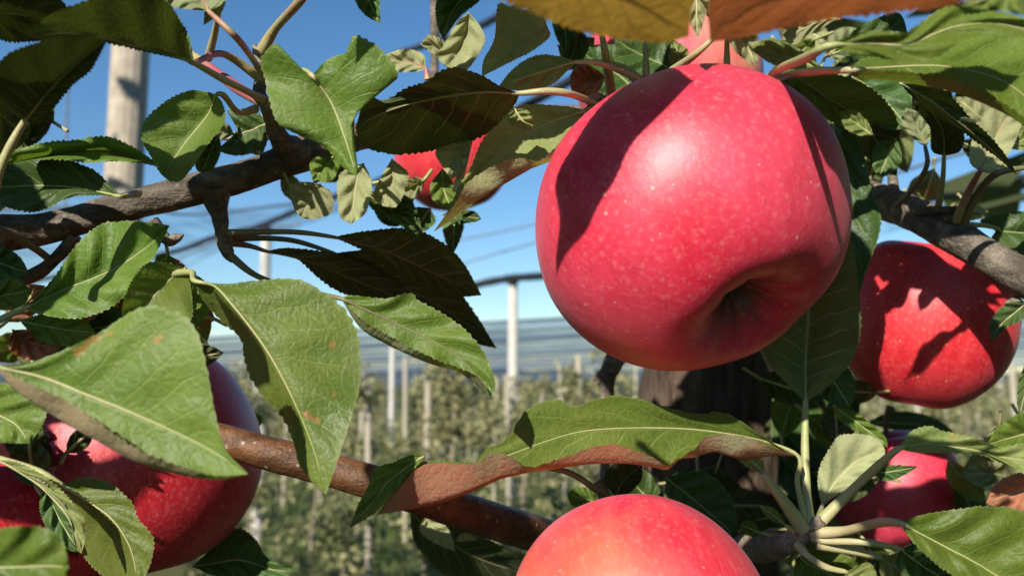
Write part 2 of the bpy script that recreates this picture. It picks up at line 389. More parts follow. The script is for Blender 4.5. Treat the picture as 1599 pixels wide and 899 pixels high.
branch('twig', [(850, 728, 22, 5), (890, 738, 22, 5), (925, 760, 22, 5), (950, 785, 23, 5), (960, 850, 27, 6)], 'stalkdark', .1, 10, 33)
branch('twig', [(1590, 470, 24.5, 12), (1578, 476, 24.5, 8), (1572, 470, 24.5, 4)], 'spur', .5, 10, 34)
branch('spur', [(1470, 352, 26, 20), (1475, 338, 25.5, 14), (1490, 342, 25, 10)], 'bark', .4, 12, 35)

# ---- leaves, left side
leaf(14, (-8, 572), (388, 740), [(60, 562), (150, 522), (215, 482), (255, 480), (300, 505), (320, 560), (335, 640), (352, 700)],
     [(45, 598), (105, 626), (160, 662), (215, 700), (280, 726), (335, 742)], mid=[(70, 590), (125, 612), (212, 647), (318, 696)],
     sil=[(25, 610), (85, 652), (145, 686), (200, 714), (265, 736), (335, 747)], mat='spotted', cup=.15, stalk=[(-40, 560), (-90, 540)], wave=.06, label='large blurred leaf with curled greyish margin, nearest the camera')
leaf(19, (38, 482), (265, 352), [(85, 432), (120, 382), (160, 349), (205, 345), (240, 348)], [(60, 490), (120, 497), (175, 478), (215, 440), (242, 398)],
     mid=[(85, 458), (170, 424), (230, 385)], cup=.25, stalk=[(10, 494), (-40, 520)], mat='green')
leaf(17, (303, 438), (509, 772), [(350, 443, .1), (400, 438, .2), (462, 436, .3), (503, 455, .4), (540, 486, .4), (560, 530, .4), (562, 600, .3), (546, 660, .1), (528, 715)],
     [(318, 470, .5), (345, 500, .9), (376, 530, 1.0), (384, 570, 1.0), (405, 612, .9), (440, 650, .7), (458, 690, .4), (470, 730, .2)],
     mid=[(338, 449), (403, 527), (445, 597), (486, 690)], cup=.0, mat='spotted', wave=.07, stalk=[(297, 425, 18), (250, 430, 20)], label='broad bright green leaf with a small brown blemish')
leaf(18.6, (290, 418), (190, 505), [(256, 410), (228, 412), (205, 440), (192, 475)], [(296, 440, -.3), (300, 470, -.3), (296, 500), (250, 520)], mid=[(262, 440, .6), (225, 478, .6)], mat='green', wave=.06)
leaf(20, (297, 425), (300, 520), [(315, 435), (330, 455), (325, 490)], [(290, 450), (285, 480), (290, 505)], mat='green', cup=.3)
leaf(18.6, (532, 466), (769, 624), [(548, 461), (600, 466), (640, 458), (655, 470), (692, 490), (730, 518), (760, 558), (773, 598)],
     [(565, 498), (602, 520), (655, 548), (692, 566), (712, 572), (748, 590)], mid=[(600, 497), (660, 525), (720, 560)],
     sil=[(562, 512), (600, 536), (652, 560), (690, 573), (715, 580), (748, 604)], mat='green', cup=.1, stalk=[(510, 462, 19), (470, 455, 20), (400, 430, 21.5), (358, 398, 22)], smat='stalkdark', label='bright serrated leaf with rolled brown lower margin')
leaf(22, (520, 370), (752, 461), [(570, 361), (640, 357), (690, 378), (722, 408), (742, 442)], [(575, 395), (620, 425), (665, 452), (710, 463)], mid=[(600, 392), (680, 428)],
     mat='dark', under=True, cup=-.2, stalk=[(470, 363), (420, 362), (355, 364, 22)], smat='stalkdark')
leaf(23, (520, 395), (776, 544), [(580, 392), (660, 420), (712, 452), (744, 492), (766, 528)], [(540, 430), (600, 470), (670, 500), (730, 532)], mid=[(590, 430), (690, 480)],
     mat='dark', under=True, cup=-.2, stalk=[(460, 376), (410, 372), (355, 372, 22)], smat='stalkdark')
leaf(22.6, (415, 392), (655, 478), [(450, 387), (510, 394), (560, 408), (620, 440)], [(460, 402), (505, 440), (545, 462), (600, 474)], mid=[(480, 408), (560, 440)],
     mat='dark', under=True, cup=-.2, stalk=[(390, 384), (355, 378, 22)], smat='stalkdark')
leaf(17.5, (487, 118), (557, 276), [(470, 108, .1), (450, 98, .0), (432, 68, -.4), (408, 92, -.2), (414, 125), (421, 157), (434, 192), (470, 213, .3), (507, 230, .3), (537, 262, .2)],
     [(513, 92, .1), (545, 80), (552, 56, -.3), (580, 67, -.2), (607, 90), (621, 122, .2), (593, 133, .4), (568, 147, .5), (556, 165, .5), (553, 217, .4), (558, 255, .2)],
     mid=[(517, 160), (540, 220)], cup=.35, mat='green', wave=.05, stalk=[(470, 112, 18.5), (440, 135, 20), (420, 165, 21)], label='drooping pointed leaf with two raised lobes')
leaf(19, (812, 146), (555, 200), [(780, 134), (750, 117), (714, 106), (690, 110), (667, 127), (634, 138), (600, 157), (572, 152)],
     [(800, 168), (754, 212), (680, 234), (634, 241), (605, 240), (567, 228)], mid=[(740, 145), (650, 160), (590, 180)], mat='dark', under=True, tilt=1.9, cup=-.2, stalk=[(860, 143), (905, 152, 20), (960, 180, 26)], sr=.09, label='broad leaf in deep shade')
leaf(21, (915, 172), (677, 362), [(870, 165), (805, 168), (757, 214), (735, 262), (717, 290), (702, 325)], [(850, 246), (812, 246), (780, 254), (751, 270), (729, 287), (706, 325)],
     mid=[(850, 195, .3), (800, 222, .3), (755, 265, .2), (712, 318)], sil=[(880, 235), (845, 256), (800, 281), (756, 307), (706, 343)], mat='pale', cup=.1, stalk=[(935, 160, 23)], sr=.09, label='hanging leaf with rolled fuzzy underside')
leaf(20.4, (900, 97), (778, 136), [(872, 88), (845, 86), (820, 94), (797, 112)], [(885, 112), (865, 130), (838, 141), (800, 141)], mat='pale', cup=-.2, stalk=[(930, 98), (960, 108, 21), (1000, 125, 24)])
leaf(20, (804, 170), (830, 205), [(795, 180), (800, 196)], [(822, 172), (832, 188)], mat='pale')
# top left
leaf(16.5, (300, 97), (50, 60), [(290, 55, .3), (262, 5, .6), (200, -18, .8), (127, 4, .5), (70, 28, .2)], [(240, 84), (180, 70), (110, 58), (68, 64)], mid=[(245, 82, .1), (160, 60, .1), (95, 52)], mat='olive', cup=.0, under=True,
     stalk=[(345, 122, 18), (390, 145, 20), (416, 158, 21)], sr=.085, label='long olive leaf across the top left corner')
leaf(17.5, (303, 98), (215, -5), [(296, 60), (283, 35), (262, 5), (240, -20)], [(270, 85), (235, 60), (212, 30)], mat='dark', cup=.2, stalk=[(350, 85, 20), (410, 125, 21)], smat='stalkpink', sr=.085)
leaf(17, (38, 190), (168, 62), [(66, 188), (112, 135), (140, 112), (158, 82)], [(12, 168), (-4, 120), (8, 88), (60, 66), (110, 55)], mid=[(75, 145), (125, 95)], mat='dark', cup=.3, under=True, stalk=[(18, 225), (-2, 270), (-20, 340)], sr=.09)
leaf(16, (-60, 22), (120, 45), [(0, -30), (60, -25), (100, 5)], [(0, 62), (50, 65), (90, 60)], mat='dark', cup=.2, under=True, stalk=[(-100, 20)])
leaf(18, (-50, 150), (45, 215), [(-20, 105), (20, 110), (42, 150), (46, 190)], [(-50, 200), (-15, 235), (20, 235)], mat='dark', cup=.2, under=True)
leaf(18, (326, 18), (225, -10), [(350, 0), (340, -50), (260, -60)], [(290, 14), (255, 8)], mat='green', cup=.2, under=True, stalk=[(370, 60), (398, 98, 20.5), (408, 118, 21)], smat='stalkpink')
leaf(19, (345, -15), (318, 40), [(352, 0), (345, 20)], [(328, -10), (320, 15)], mat='pale', cup=.1, stalk=[(338, 40, 21), (325, 92, 22)], smat='stalkpink')
leaf(19, (480, -25), (560, -70), [(500, -60)], [(540, -20)], mat='green', stalk=[(470, 0), (430, 45, 20.5), (408, 82, 21)], smat='stalkpink', sr=.11)
leaf(20, (560, -40), (594, 38), [(590, -20), (593, 10)], [(552, -10), (566, 20)], mat='dark', cup=.15)
leaf(18.5, (247, 260), (5, 258), [(233, 246), (200, 226), (163, 213), (113, 219), (67, 223), (20, 238)], [(213, 254), (173, 252), (133, 254), (93, 249), (40, 252)], mid=[(205, 244), (150, 236), (80, 243)], mat='green', cup=.7)
leaf(19, (191, 307), (-30, 295), [(170, 287), (150, 268), (127, 257), (77, 242), (40, 240), (0, 256)], [(150, 305), (110, 308), (71, 326), (46, 331), (0, 320)], mid=[(117, 293), (50, 290)], mat='dark', cup=.25, stalk=[(215, 302, 20.5)])
leaf(20, (20, 260), (-40, 330), [(-20, 250), (-50, 280)], [(30, 290), (0, 330)], mat='green')
leaf(19.5, (338, 148), (266, 284), [(320, 143), (294, 142), (257, 160), (225, 190), (221, 217), (234, 242), (250, 270)], [(349, 165, -.6), (350, 192, -.7), (327, 222, -.7), (303, 258, -.5), (283, 282, -.2)],
     mid=[(326, 178, .3), (288, 225, .4), (260, 268, .2)], mat='green', cup=.1, stalk=[(350, 150), (372, 175, 20.5), (400, 170, 21)], wave=.05, label='folded leaf, one half dark and one half sunlit')
leaf(20.5, (342, 210), (318, 270), [(345, 235), (334, 262)], [(318, 225), (304, 250), (308, 266)], mat='dark', cup=.2)
leaf(21.5, (415, 195), (338, 235), [(405, 178), (380, 172), (355, 174), (372, 200)], [(415, 228), (390, 240), (365, 243)], mat='dark', cup=.2, stalk=[(425, 190, 21.4)])
leaf(21, (520, 245), (488, 282), [(500, 244), (484, 256)], [(530, 258), (515, 284)], mat='green', cup=.2)
leaf(21, (500, 288), (470, 340), [(478, 284), (452, 290), (458, 322)], [(518, 302), (517, 332), (490, 342)], mat='pale', cup=.2, under=True)
leaf(21, (568, 255), (548, 350), [(545, 262), (528, 280), (530, 335)], [(580, 285), (572, 330)], mat='pale', cup=.2, under=True)
leaf(21.5, (612, 248), (598, 322), [(596, 275), (582, 306)], [(637, 270), (634, 290), (620, 322)], mat='pale', cup=.15, under=True)
leaf(22, (560, 290), (655, 362), [(595, 305), (640, 325)], [(580, 325), (620, 350)], mat='dark', cup=.2)
leaf(22, (610, 300), (655, 375), [(640, 310), (655, 345)], [(615, 335), (640, 365)], mat='dark', cup=.2)
leaf(21, (735, 218), (705, 280), [(705, 225), (680, 237), (692, 262)], [(728, 245), (718, 270)], mat='pale', cup=.2, under=True, stalk=[(712, 300)])
leaf(21.5, (690, 264), (708, 332), [(702, 275), (714, 310)], [(672, 290), (680, 318)], mat='green', cup=.15)
leaf(24, (715, 318), (708, 396), [(724, 350), (718, 375)], [(692, 345), (696, 378)], mat='dark', cup=.1)
leaf(24, (690, 335), (752, 342), [(710, 328), (740, 330)], [(712, 348), (740, 347)], mat='dark', cup=.1)
leaf(24, (672, 325), (650, 365), [(648, 325), (642, 350)], [(680, 345), (665, 360)], mat='dark')
# top middle
leaf(23, (732, 20), (700, 108), [(750, 42), (756, 68), (728, 110)], [(714, 35), (696, 66), (684, 90)], mat='pale', under=True, cup=.4)
leaf(23.5, (700, 75), (656, 70), [(690, 62), (670, 55)], [(695, 100), (678, 86)], mat='pale', under=True, cup=.3)
leaf(20, (750, -15), (692, 62), [(700, -25), (681, 5), (683, 40)], [(750, 0), (720, 25)], mat='dark', cup=.2)
leaf(21, (855, 42), (752, 120), [(845, 22), (800, 12), (778, 8), (772, 60), (755, 95)], [(858, 58), (830, 80), (795, 98)], mid=[(815, 68), (778, 98)], mat='pale', under=True, smat='stalkpink', cup=.1, label='pale leaf seen from below with a pink midrib')
leaf(24, (665, 108), (600, 86), [(660, 85), (630, 77)], [(650, 112), (615, 110)], mat='pale', under=True, cup=.2, smat='stalkpink', stalk=[(668, 125)])
leaf(24, (870, -10), (885, 85), [(862, 30), (870, 62)], [(905, 20), (898, 60)], mat='dark', cup=.1)
leaf(24, (905, 40), (880, 110), [(885, 60)], [(920, 70), (905, 100)], mat='dark', cup=.1)
leaf(22, (945, 120), (890, 118), [(930, 108), (905, 98)], [(935, 142), (905, 152), (892, 140)], mat='dead', cup=.5, wave=.25, label='dry brown curled leaf')
leaf(9.5, (690, -60), (1076, 58), [(760, -200), (900, -290), (1020, -200), (1078, -40)], [(760, -12), (850, 28), (900, 48), (960, 60), (1030, 67)], mid=[(800, -60), (900, -30), (1000, 10)], mat='autumn', under=True, cup=-.1, tilt=1.9, stalk=[(620, -100), (500, -200)], wave=.05, rib=.05, label='blurred yellow orange leaf along the top edge')
leaf(9.8, (1600, -60), (1108, 66), [(1500, -200), (1340, -290), (1180, -180), (1112, -20)], [(1500, 4), (1400, 19), (1300, 30), (1200, 50), (1140, 62)], mid=[(1450, -50), (1300, -25), (1180, 10)], mat='autumnred', under=True, cup=-.1, tilt=1.9, stalk=[(1680, -100), (1800, -200)], wave=.05, rib=.05, label='blurred reddish leaf along the top edge')
leaf(20.5, (1112, 62), (1240, -60), [(1110, 0), (1160, -60)], [(1180, 40), (1240, 0)], mat='dark', under=True, tilt=-.8, stalk=[(1085, 86, 20.8), (1050, 112, 22)], sr=.09)
leaf(22, (940, 55), (900, -60), [(900, 20)], [(970, 0)], mat='dark', under=True, tilt=-.8, stalk=[(946, 90), (955, 150, 24)], sr=.11)
leaf(24, (1008, 60), (1040, -60), [(980, 10)], [(1050, 0)], mat='dark', under=True, tilt=-.8, stalk=[(1009, 120)], sr=.08)
leaf(22, (1135, 60), (1100, -60), [(1090, 0)], [(1160, 0)], mat='dark', under=True, tilt=-.8, stalk=[(1135, 125)], sr=.08)
leaf(24, (900, 100), (870, 70), [(880, 98)], [(890, 75)], mat='green', stalk=[(930, 97), (975, 105), (1005, 128)], sr=.07)
leaf(27, (1000, 150), (900, 75), [(950, 150), (905, 120)], [(1000, 90), (950, 70)], mat='dark', cup=.2)  # this dark leaf and the next are added where the rear apple lies shaded
leaf(27, (1060, 120), (960, 60), [(1000, 130), (960, 95)], [(1060, 70), (1010, 55)], mat='dark', cup=.2)
leaf(25, (1065, 110), (1050, 60), [(1045, 95)], [(1075, 80)], mat='pale', stalk=[(1085, 150)], sr=.08)
leaf(17.5, (1085, -20), (1090, 60), [(1072, 0), (1075, 30)], [(1105, 0), (1100, 30)], mat='pale', under=True, stalk=[(1085, -40)])
leaf(12, (1600, -40), (1500, 10), [(1560, -40)], [(1620, 20), (1560, 18)], mat='green')
# right side
leaf(14, (1290, 73), (1680, 70), [(1347, 50), (1380, 50), (1414, 52), (1460, 20), (1494, 6), (1534, 12), (1567, 20), (1620, 36)], [(1320, 80), (1352, 85), (1390, 94), (1428, 100), (1462, 90), (1496, 68), (1540, 55), (1590, 58), (1640, 70)],
     mid=[(1350, 68), (1420, 70), (1480, 45), (1560, 38)], mat='green', cup=.1, stalk=[(1260, 90, 15), (1215, 110, 19), (1190, 135, 24)], sr=.1, label='bright waxy leaf at the top right')
leaf(15.3, (1325, 110), (1690, 240), [(1335, 95, .9), (1420, 78, .9), (1500, 60, .9), (1580, 50, .9), (1660, 90, .5)], [(1400, 111), (1465, 119), (1520, 138), (1578, 168), (1640, 215)],
     mid=[(1400, 105, .4), (1480, 105, .4), (1580, 135, .4)], sil=[(1340, 122), (1400, 128), (1460, 138), (1525, 158), (1590, 190), (1650, 240)], mat='green', cup=.0, tilt=.3, stalk=[(1270, 112, 17), (1220, 121, 20.5), (1180, 140, 25)], sr=.09)
leaf(20, (1300, 85), (1420, 60), [(1330, 50), (1400, 20)], [(1340, 88), (1400, 85)], mat='dark', cup=.2)
leaf(22, (1312, 30), (1222, 55), [(1280, 45), (1240, 70)], [(1290, 15), (1250, 30)], mat='pale', under=True)
leaf(24, (1290, 110), (1170, 75), [(1240, 72), (1200, 60)], [(1250, 110), (1205, 100)], mat='pale', cup=.2, stalk=[(1320, 120)])
leaf(18.5, (1405, 130), (1588, 274), [(1467, 137), (1517, 186), (1550, 217), (1577, 252)], [(1433, 160), (1477, 193), (1502, 205), (1535, 230), (1562, 250)], mat='dark', under=True, cup=-.3)
leaf(22, (1240, 118), (1400, 275), [(1300, 115), (1360, 138), (1398, 180), (1405, 230)], [(1262, 165), (1305, 195), (1340, 225), (1370, 265)], mat='dark', under=True, cup=.2)
leaf(23, (1365, 212), (1310, 176), [(1353, 188), (1333, 172)], [(1345, 212), (1320, 200)], mat='pale', cup=.1)
leaf(25, (1400, 215), (1372, 280), [(1408, 245), (1398, 266)], [(1368, 225), (1362, 255)], mat='dark', cup=.2)
leaf(25, (1330, 120), (1420, 200), [(1370, 105), (1420, 140)], [(1340, 160), (1380, 200)], mat='dark', cup=.2)
leaf(24, (1474, 244), (1440, 150), [(1455, 235), (1452, 200), (1435, 175)], [(1500, 235), (1504, 205), (1475, 170)], mat='dark', under=True, cup=.3, stalk=[(1472, 280, 24.5), (1464, 330, 25.5)])
leaf(24, (1445, 230), (1415, 168), [(1425, 215), (1408, 190)], [(1455, 210), (1440, 180)], mat='green', under=True, cup=.2, stalk=[(1447, 260), (1425, 295, 25), (1400, 322, 26)], smat='stalkdark')
leaf(23, (1530, 268), (1590, 165), [(1514, 252), (1520, 215), (1548, 168)], [(1552, 268), (1578, 235), (1596, 190)], mat='pale', under=True, cup=.2, stalk=[(1512, 300, 24), (1493, 345, 25)], smat='stalkpink', sr=.1)
leaf(23, (1600, 262), (1680, 250), [(1640, 230)], [(1640, 280)], mat='green', stalk=[(1555, 272), (1525, 305, 24), (1504, 350, 25)], smat='stalkdark', sr=.1)
leaf(24, (1574, 232), (1640, 195), [(1590, 205)], [(1605, 232)], mat='pale', cup=.1)
leaf(26, (1560, 358), (1720, 372), [(1530, 345), (1565, 334), (1620, 330), (1680, 345)], [(1550, 375), (1600, 398), (1660, 405)], mat='dark', cup=.2, stalk=[(1535, 352, 25.5), (1505, 351, 25)])
leaf(23.5, (1605, 470), (1548, 534), [(1572, 474), (1546, 502)], [(1600, 495), (1572, 512)], mat='dark', cup=.2)
leaf(25.3, (1300, 150), (1322, 500), [(1345, 230), (1362, 300), (1374, 330), (1373, 366), (1352, 425), (1338, 470)], [(1270, 200), (1270, 350), (1290, 450)], mat='dark', cup=.3)
leaf(22.5, (1258, 628), (1300, 330), [(1290, 606), (1325, 570), (1342, 530), (1344, 490), (1338, 420), (1328, 370)], [(1232, 602), (1195, 560), (1180, 500), (1210, 400)], mid=[(1258, 560), (1265, 470), (1280, 390)], mat='olive', under=True, cup=.7, tilt=.4,
     stalk=[(1257, 700, 22), (1260, 770, 21.5), (1264, 820, 21.2)], sr=.11, label='upright leaf on a long pale stalk behind the large apple')
leaf(24, (1275, 560), (1330, 640), [(1320, 570), (1335, 600)], [(1270, 590), (1290, 625)], mat='dark')
leaf(36, (1210, 560), (1330, 700), [(1260, 540), (1340, 600)], [(1210, 640), (1260, 710)], mat='dark', cup=.4)
leaf(36, (1290, 600), (1240, 740), [(1320, 650), (1310, 710)], [(1220, 620), (1205, 690)], mat='dark', cup=.4)
leaf(36, (1215, 700), (1330, 760), [(1260, 660), (1320, 700)], [(1220, 760), (1280, 790)], mat='dark', cup=.4)
leaf(38, (1220, 780), (1330, 860), [(1270, 740), (1320, 800)], [(1220, 830), (1280, 870)], mat='dark', cup=.4)
# lower middle: long curled leaf
leaf(21.2, (1247, 712), (588, 803), [(1226, 703), (1192, 681), (1147, 651), (1120, 643), (1087, 646), (1026, 632), (1004, 624), (958, 618), (920, 628), (894, 635), (868, 624), (822, 640), (793, 684), (759, 701), (738, 722), (692, 718), (658, 722), (633, 743), (612, 772)],
     [(1200, 695), (1162, 681), (1124, 678), (1098, 684), (1085, 700), (1056, 717), (1041, 727), (1022, 714), (996, 705), (958, 693), (928, 697), (857, 721), (823, 728), (798, 712), (770, 706), (738, 724), (690, 722), (656, 728), (625, 760)],
     mid=[(1200, 690, .2), (1100, 672, .2), (1000, 668, .2), (900, 675, .2), (800, 708, .1), (700, 745, .1)],
     sil=[(1210, 712), (1155, 716), (1117, 706), (1087, 713), (1062, 713), (1041, 730), (1010, 727), (951, 724), (875, 730), (800, 743), (776, 750), (717, 775), (654, 792)], mat='blush', wave=.05, lean=-2.4,
     stalk=[(1245, 750, 21.2), (1252, 790, 21.2), (1258, 822, 21.2)], label='long curled leaf, green above and reddish below')
leaf(18.6, (662, 712), (546, 824), [(640, 710), (612, 722), (584, 732), (574, 760), (558, 790)], [(650, 728), (632, 745), (612, 772), (586, 800)], mat='green', cup=.2)
leaf(21, (1195, 742), (1140, 700), [(1190, 715), (1165, 698)], [(1170, 730), (1150, 715)], mat='pale', stalk=[(1222, 780), (1255, 825, 21.2)], sr=.14)
leaf(25, (962, 776), (1003, 724), [(944, 750), (957, 726), (985, 722)], [(980, 771), (1001, 750)], mat='dark', under=True, cup=.1)
leaf(26, (940, 790), (885, 772), [(925, 765), (900, 760)], [(920, 792), (895, 790)], mat='green')
leaf(28, (1040, 745), (1150, 840), [(1090, 735), (1130, 760), (1150, 800)], [(1040, 790), (1080, 830)], mat='dark', cup=.2)
leaf(28, (1020, 790), (970, 740), [(1030, 760), (1000, 730)], [(990, 790), (970, 765)], mat='dark', cup=.2, stalk=[(1060, 790)])
leaf(27, (640, 800), (820, 900), [(680, 800), (760, 840), (815, 870)], [(650, 850), (700, 900), (760, 915)], mat='dark', cup=.3, under=True)
leaf(26, (665, 805), (710, 860), [(685, 810), (705, 835)], [(655, 825), (675, 845)], mat='pale', cup=.1, under=True)
# right lower cluster
leaf(20, (1403, 700), (1660, 730), [(1421, 674), (1451, 665), (1474, 673), (1527, 685), (1560, 697), (1610, 694)], [(1430, 706), (1470, 706), (1527, 709), (1565, 723), (1610, 742)], mat='pale', cup=.2, stalk=[(1370, 728, 20.5), (1330, 765, 21), (1280, 815, 21.2)], sr=.115)
leaf(18.5, (1405, 816), (1640, 940), [(1440, 803), (1500, 794), (1545, 790), (1600, 800), (1650, 850)], [(1425, 845), (1465, 882), (1510, 910), (1570, 945)], mid=[(1470, 850), (1527, 880), (1560, 900)], mat='green', cup=.25, stalk=[(1370, 816, 19.5), (1320, 828, 20.6), (1268, 832, 21.2)], sr=.115, label='glossy green leaf in the bottom right corner')
leaf(20.5, (1405, 856), (1520, 930), [(1440, 850), (1500, 890)], [(1400, 885), (1440, 920)], mat='dark', cup=.2, stalk=[(1350, 846), (1290, 844, 21), (1268, 836, 21.2)], sr=.09)
leaf(21, (1375, 870), (1440, 920), [(1410, 862), (1440, 880)], [(1375, 895), (1400, 920)], mat='pale', cup=.1, stalk=[(1335, 860), (1275, 848, 21.2)], sr=.11)
leaf(21, (1320, 892), (1380, 940), [(1360, 880)], [(1320, 920)], mat='pale', cup=.1, stalk=[(1290, 885), (1262, 868), (1245, 850, 21.4)], sr=.09)
leaf(23, (1284, 790), (1382, 702), [(1278, 765), (1279, 732), (1300, 693), (1314, 679), (1352, 678), (1374, 688)], [(1300, 777), (1330, 758), (1362, 740), (1380, 722)], mat='pale', under=True, cup=.25, stalk=[(1278, 812, 21.5)], label='pale fuzzy leaf underside beside the small apple')
leaf(24, (1303, 632), (1386, 698), [(1327, 638), (1356, 658), (1382, 682)], [(1306, 650), (1331, 669), (1356, 684)], mat='green', cup=.1)
leaf(40, (1350, 660), (1490, 676), [(1391, 643), (1437, 645), (1474, 661)], [(1400, 672), (1450, 674)], mat='dark')
leaf(24, (1362, 735), (1434, 728), [(1395, 726)], [(1380, 750), (1405, 745)], mat='dark')
leaf(30, (1480, 715), (1540, 785), [(1515, 735), (1535, 760)], [(1478, 745), (1505, 775)], mat='green', cup=.1)
leaf(31, (1490, 740), (1530, 830), [(1530, 770), (1545, 805)], [(1490, 780), (1505, 820)], mat='dark', cup=.1)
leaf(22, (1640, 670), (1540, 695), [(1600, 645), (1560, 665)], [(1610, 705), (1570, 705)], mat='green', cup=.3)
leaf(24, (1640, 740), (1540, 785), [(1600, 735), (1555, 755)], [(1620, 790), (1570, 795)], mat='dead', cup=.2)
leaf(27, (1600, 570), (1592, 650), [(1625, 600)], [(1590, 595), (1588, 625)], mat='dark')
leaf(23, (1190, 832), (1155, 818), [(1180, 818), (1165, 812)], [(1180, 838), (1162, 832)], mat='green', stalk=[(1215, 838)], sr=.05)
leaf(21.5, (1230, 822), (1182, 786), [(1210, 795)], [(1200, 808)], mat='pale', stalk=[(1245, 832)], sr=.09)
leaf(23, (1250, 870), (1330, 915), [(1300, 860), (1340, 880)], [(1240, 900), (1280, 930)], mat='green', cup=.2)
leaf(26, (1350, 872), (1385, 915), [(1375, 865), (1392, 890)], [(1340, 890), (1355, 915)], mat='dead')
# left lower
leaf(12.5, (-90, 880), (108, 884), [(-40, 838), (10, 824), (62, 822), (96, 842)], [(-40, 940), (40, 950), (95, 920)], mat='green', cup=.15, label='blurred leaf in the bottom left corner')
leaf(18.5, (96, 756), (216, 912), [(130, 745), (152, 747), (175, 756), (205, 784), (216, 810), (238, 836), (239, 862), (230, 892)], [(98, 790, .9), (110, 830, 1.2), (140, 880, 1.2), (180, 910, .6)], mid=[(130, 778), (175, 810), (204, 856)], mat='spotted', cup=.0, stalk=[(60, 735, 18.5), (0, 716, 19), (-60, 700, 20)], wave=.06)
leaf(17.8, (-5, 718), (127, 864), [(22, 720), (57, 735), (88, 758), (114, 785), (131, 810), (133, 840)], [(35, 738), (68, 753), (97, 783), (109, 803), (113, 832), (119, 854)], mat='pale', cup=.1)
leaf(19.5, (70, 750), (128, 862), [(95, 780), (115, 820)], [(62, 790), (75, 825), (105, 856)], mat='dark', cup=.2)
leaf(17, (-60, 610), (45, 692), [(0, 598), (60, 618), (72, 642), (64, 668)], [(-40, 680), (0, 690)], mat='spotted', cup=.1)
leaf(20, (20, 515), (95, 542), [(45, 515), (75, 525)], [(15, 545), (45, 562), (75, 555)], mat='dead', cup=.4, wave=.25)
leaf(21, (170, 455), (90, 500), [(150, 450), (110, 480)], [(165, 480), (130, 505)], mat='dead', cup=.2)
leaf(19.6, (-40, 470), (50, 452), [(0, 440), (25, 436)], [(0, 484), (35, 478)], mat='green', cup=.2)
leaf(20, (30, 500), (150, 520), [(80, 488), (130, 500)], [(60, 530), (110, 540)], mat='green', cup=.1)
leaf(21, (60, 520), (230, 500), [(120, 490), (190, 480)], [(110, 550), (200, 530)], mat='dark', cup=.3)
leaf(21, (-30, 400), (45, 425), [(0, 385), (30, 400)], [(-20, 430), (20, 440)], mat='dark', cup=.3)
leaf(21, (262, 395), (240, 420), [(270, 410)], [(245, 400)], mat='green')
leaf(26, (300, 884), (470, 892), [(340, 846), (370, 824), (398, 840), (420, 872)], [(340, 900), (400, 910)], mat='dark', cup=.2)
leaf(30, (388, 640), (380, 700), [(410, 655)], [(380, 670)], mat='green')

# ---- unseen leaves added towards the sun, shaped to cast the shade wanted below
def sph(cx, cy, r, pts):      # depth of the apple's front, cm, relative to its centre
    o = []
    for x, y in pts:
        q = r*r-(x-cx)**2-(y-cy)**2; o.append((x, y, -math.sqrt(max(0, q))*20/F if q > 0 else 0))
    return o
def shade(d, base, tip, e1, e2, lift, ball=None, mat='green'):
    lift = max(max((.3615*d-(CY-q[1])/F*d)/LIFTK for q in [base, tip]+e1+e2)+.6, 4)
    if ball:
        cx, cy, r = ball
        def g(p): return [(x, y, z*d/20) for x, y, z in sph(cx, cy, r, p)]
        base, tip, e1, e2 = g([base])[0], g([tip])[0], g(e1), g(e2)
    return leaf(d, base, tip, e1, e2, mat=mat, lift=lift, wave=.04)
LIFTK = SUN.dot(UP)-.3615*SUN.dot(FW)
B1 = (1077, 351, 247)
shade(20, (1088, 150), (862, 420), [(1030, 112), (960, 150), (903, 212), (866, 275), (870, 340)], [(1050, 180), (992, 220), (945, 285), (905, 352)], 7.5, B1)
shade(20, (1165, 90), (1345, 420), [(1260, 85), (1335, 150), (1370, 270)], [(1196, 128), (1246, 200), (1290, 300), (1318, 370)], 7, B1)
shade(25.7, (312, 540), (415, 790), [(370, 560), (425, 620), (435, 700)], [(285, 600), (285, 680), (338, 752)], 16)
shade(25.7, (90, 600), (300, 760), [(180, 580), (270, 620), (320, 690)], [(100, 690), (170, 735), (230, 765)], 16)
shade(25.7, (180, 620), (400, 620), [(250, 560), (330, 540), (390, 570)], [(230, 680), (310, 740), (380, 700)], 16)
shade(25.7, (180, 790), (420, 770), [(240, 795), (310, 828), (370, 800)], [(190, 870), (260, 940), (360, 900)], 19)
shade(24, (-60, 690), (200, 770), [(20, 660), (100, 680), (170, 720)], [(0, 720), (60, 750), (130, 765)], 15)
for a, b in ((0, 0), (60, -70), (0, 40)):
    shade(37, (980+a, 640+b), (1180+a, 660+b), [(1040+a, 590+b), (1120+a, 595+b)], [(1040+a, 700+b), (1120+a, 705+b)], 9)
shade(20, (345, 130), (255, 290), [(300, 130), (215, 170), (215, 240)], [(340, 160), (300, 210), (270, 250)], 7)
shade(21, (760, 150), (700, 330), [(830, 160), (790, 240)], [(740, 210), (715, 270)], 7.5)
shade(17, (330, 452), (425, 602), [(372, 495), (425, 560)], [(322, 490), (355, 570)], 9)
shade(16, (-30, 120), (170, 40), [(20, 40), (100, 10)], [(40, 200), (130, 130)], 6)
shade(15.3, (1330, 112), (1600, 70), [(1400, 92), (1462, 88), (1500, 68)], [(1400, 108), (1465, 116), (1520, 120), (1570, 100)], 5.5)
shade(30, (880, 60), (1055, 160), [(960, 20), (1050, 60)], [(880, 140), (960, 190)], 6)
shade(26, (1370, 330), (1575, 425), [(1420, 310), (1480, 335), (1530, 375)], [(1420, 375), (1500, 420)], 8)
shade(22, (330, 290), (410, 262), [(350, 262), (390, 235)], [(350, 330), (400, 310)], 8)
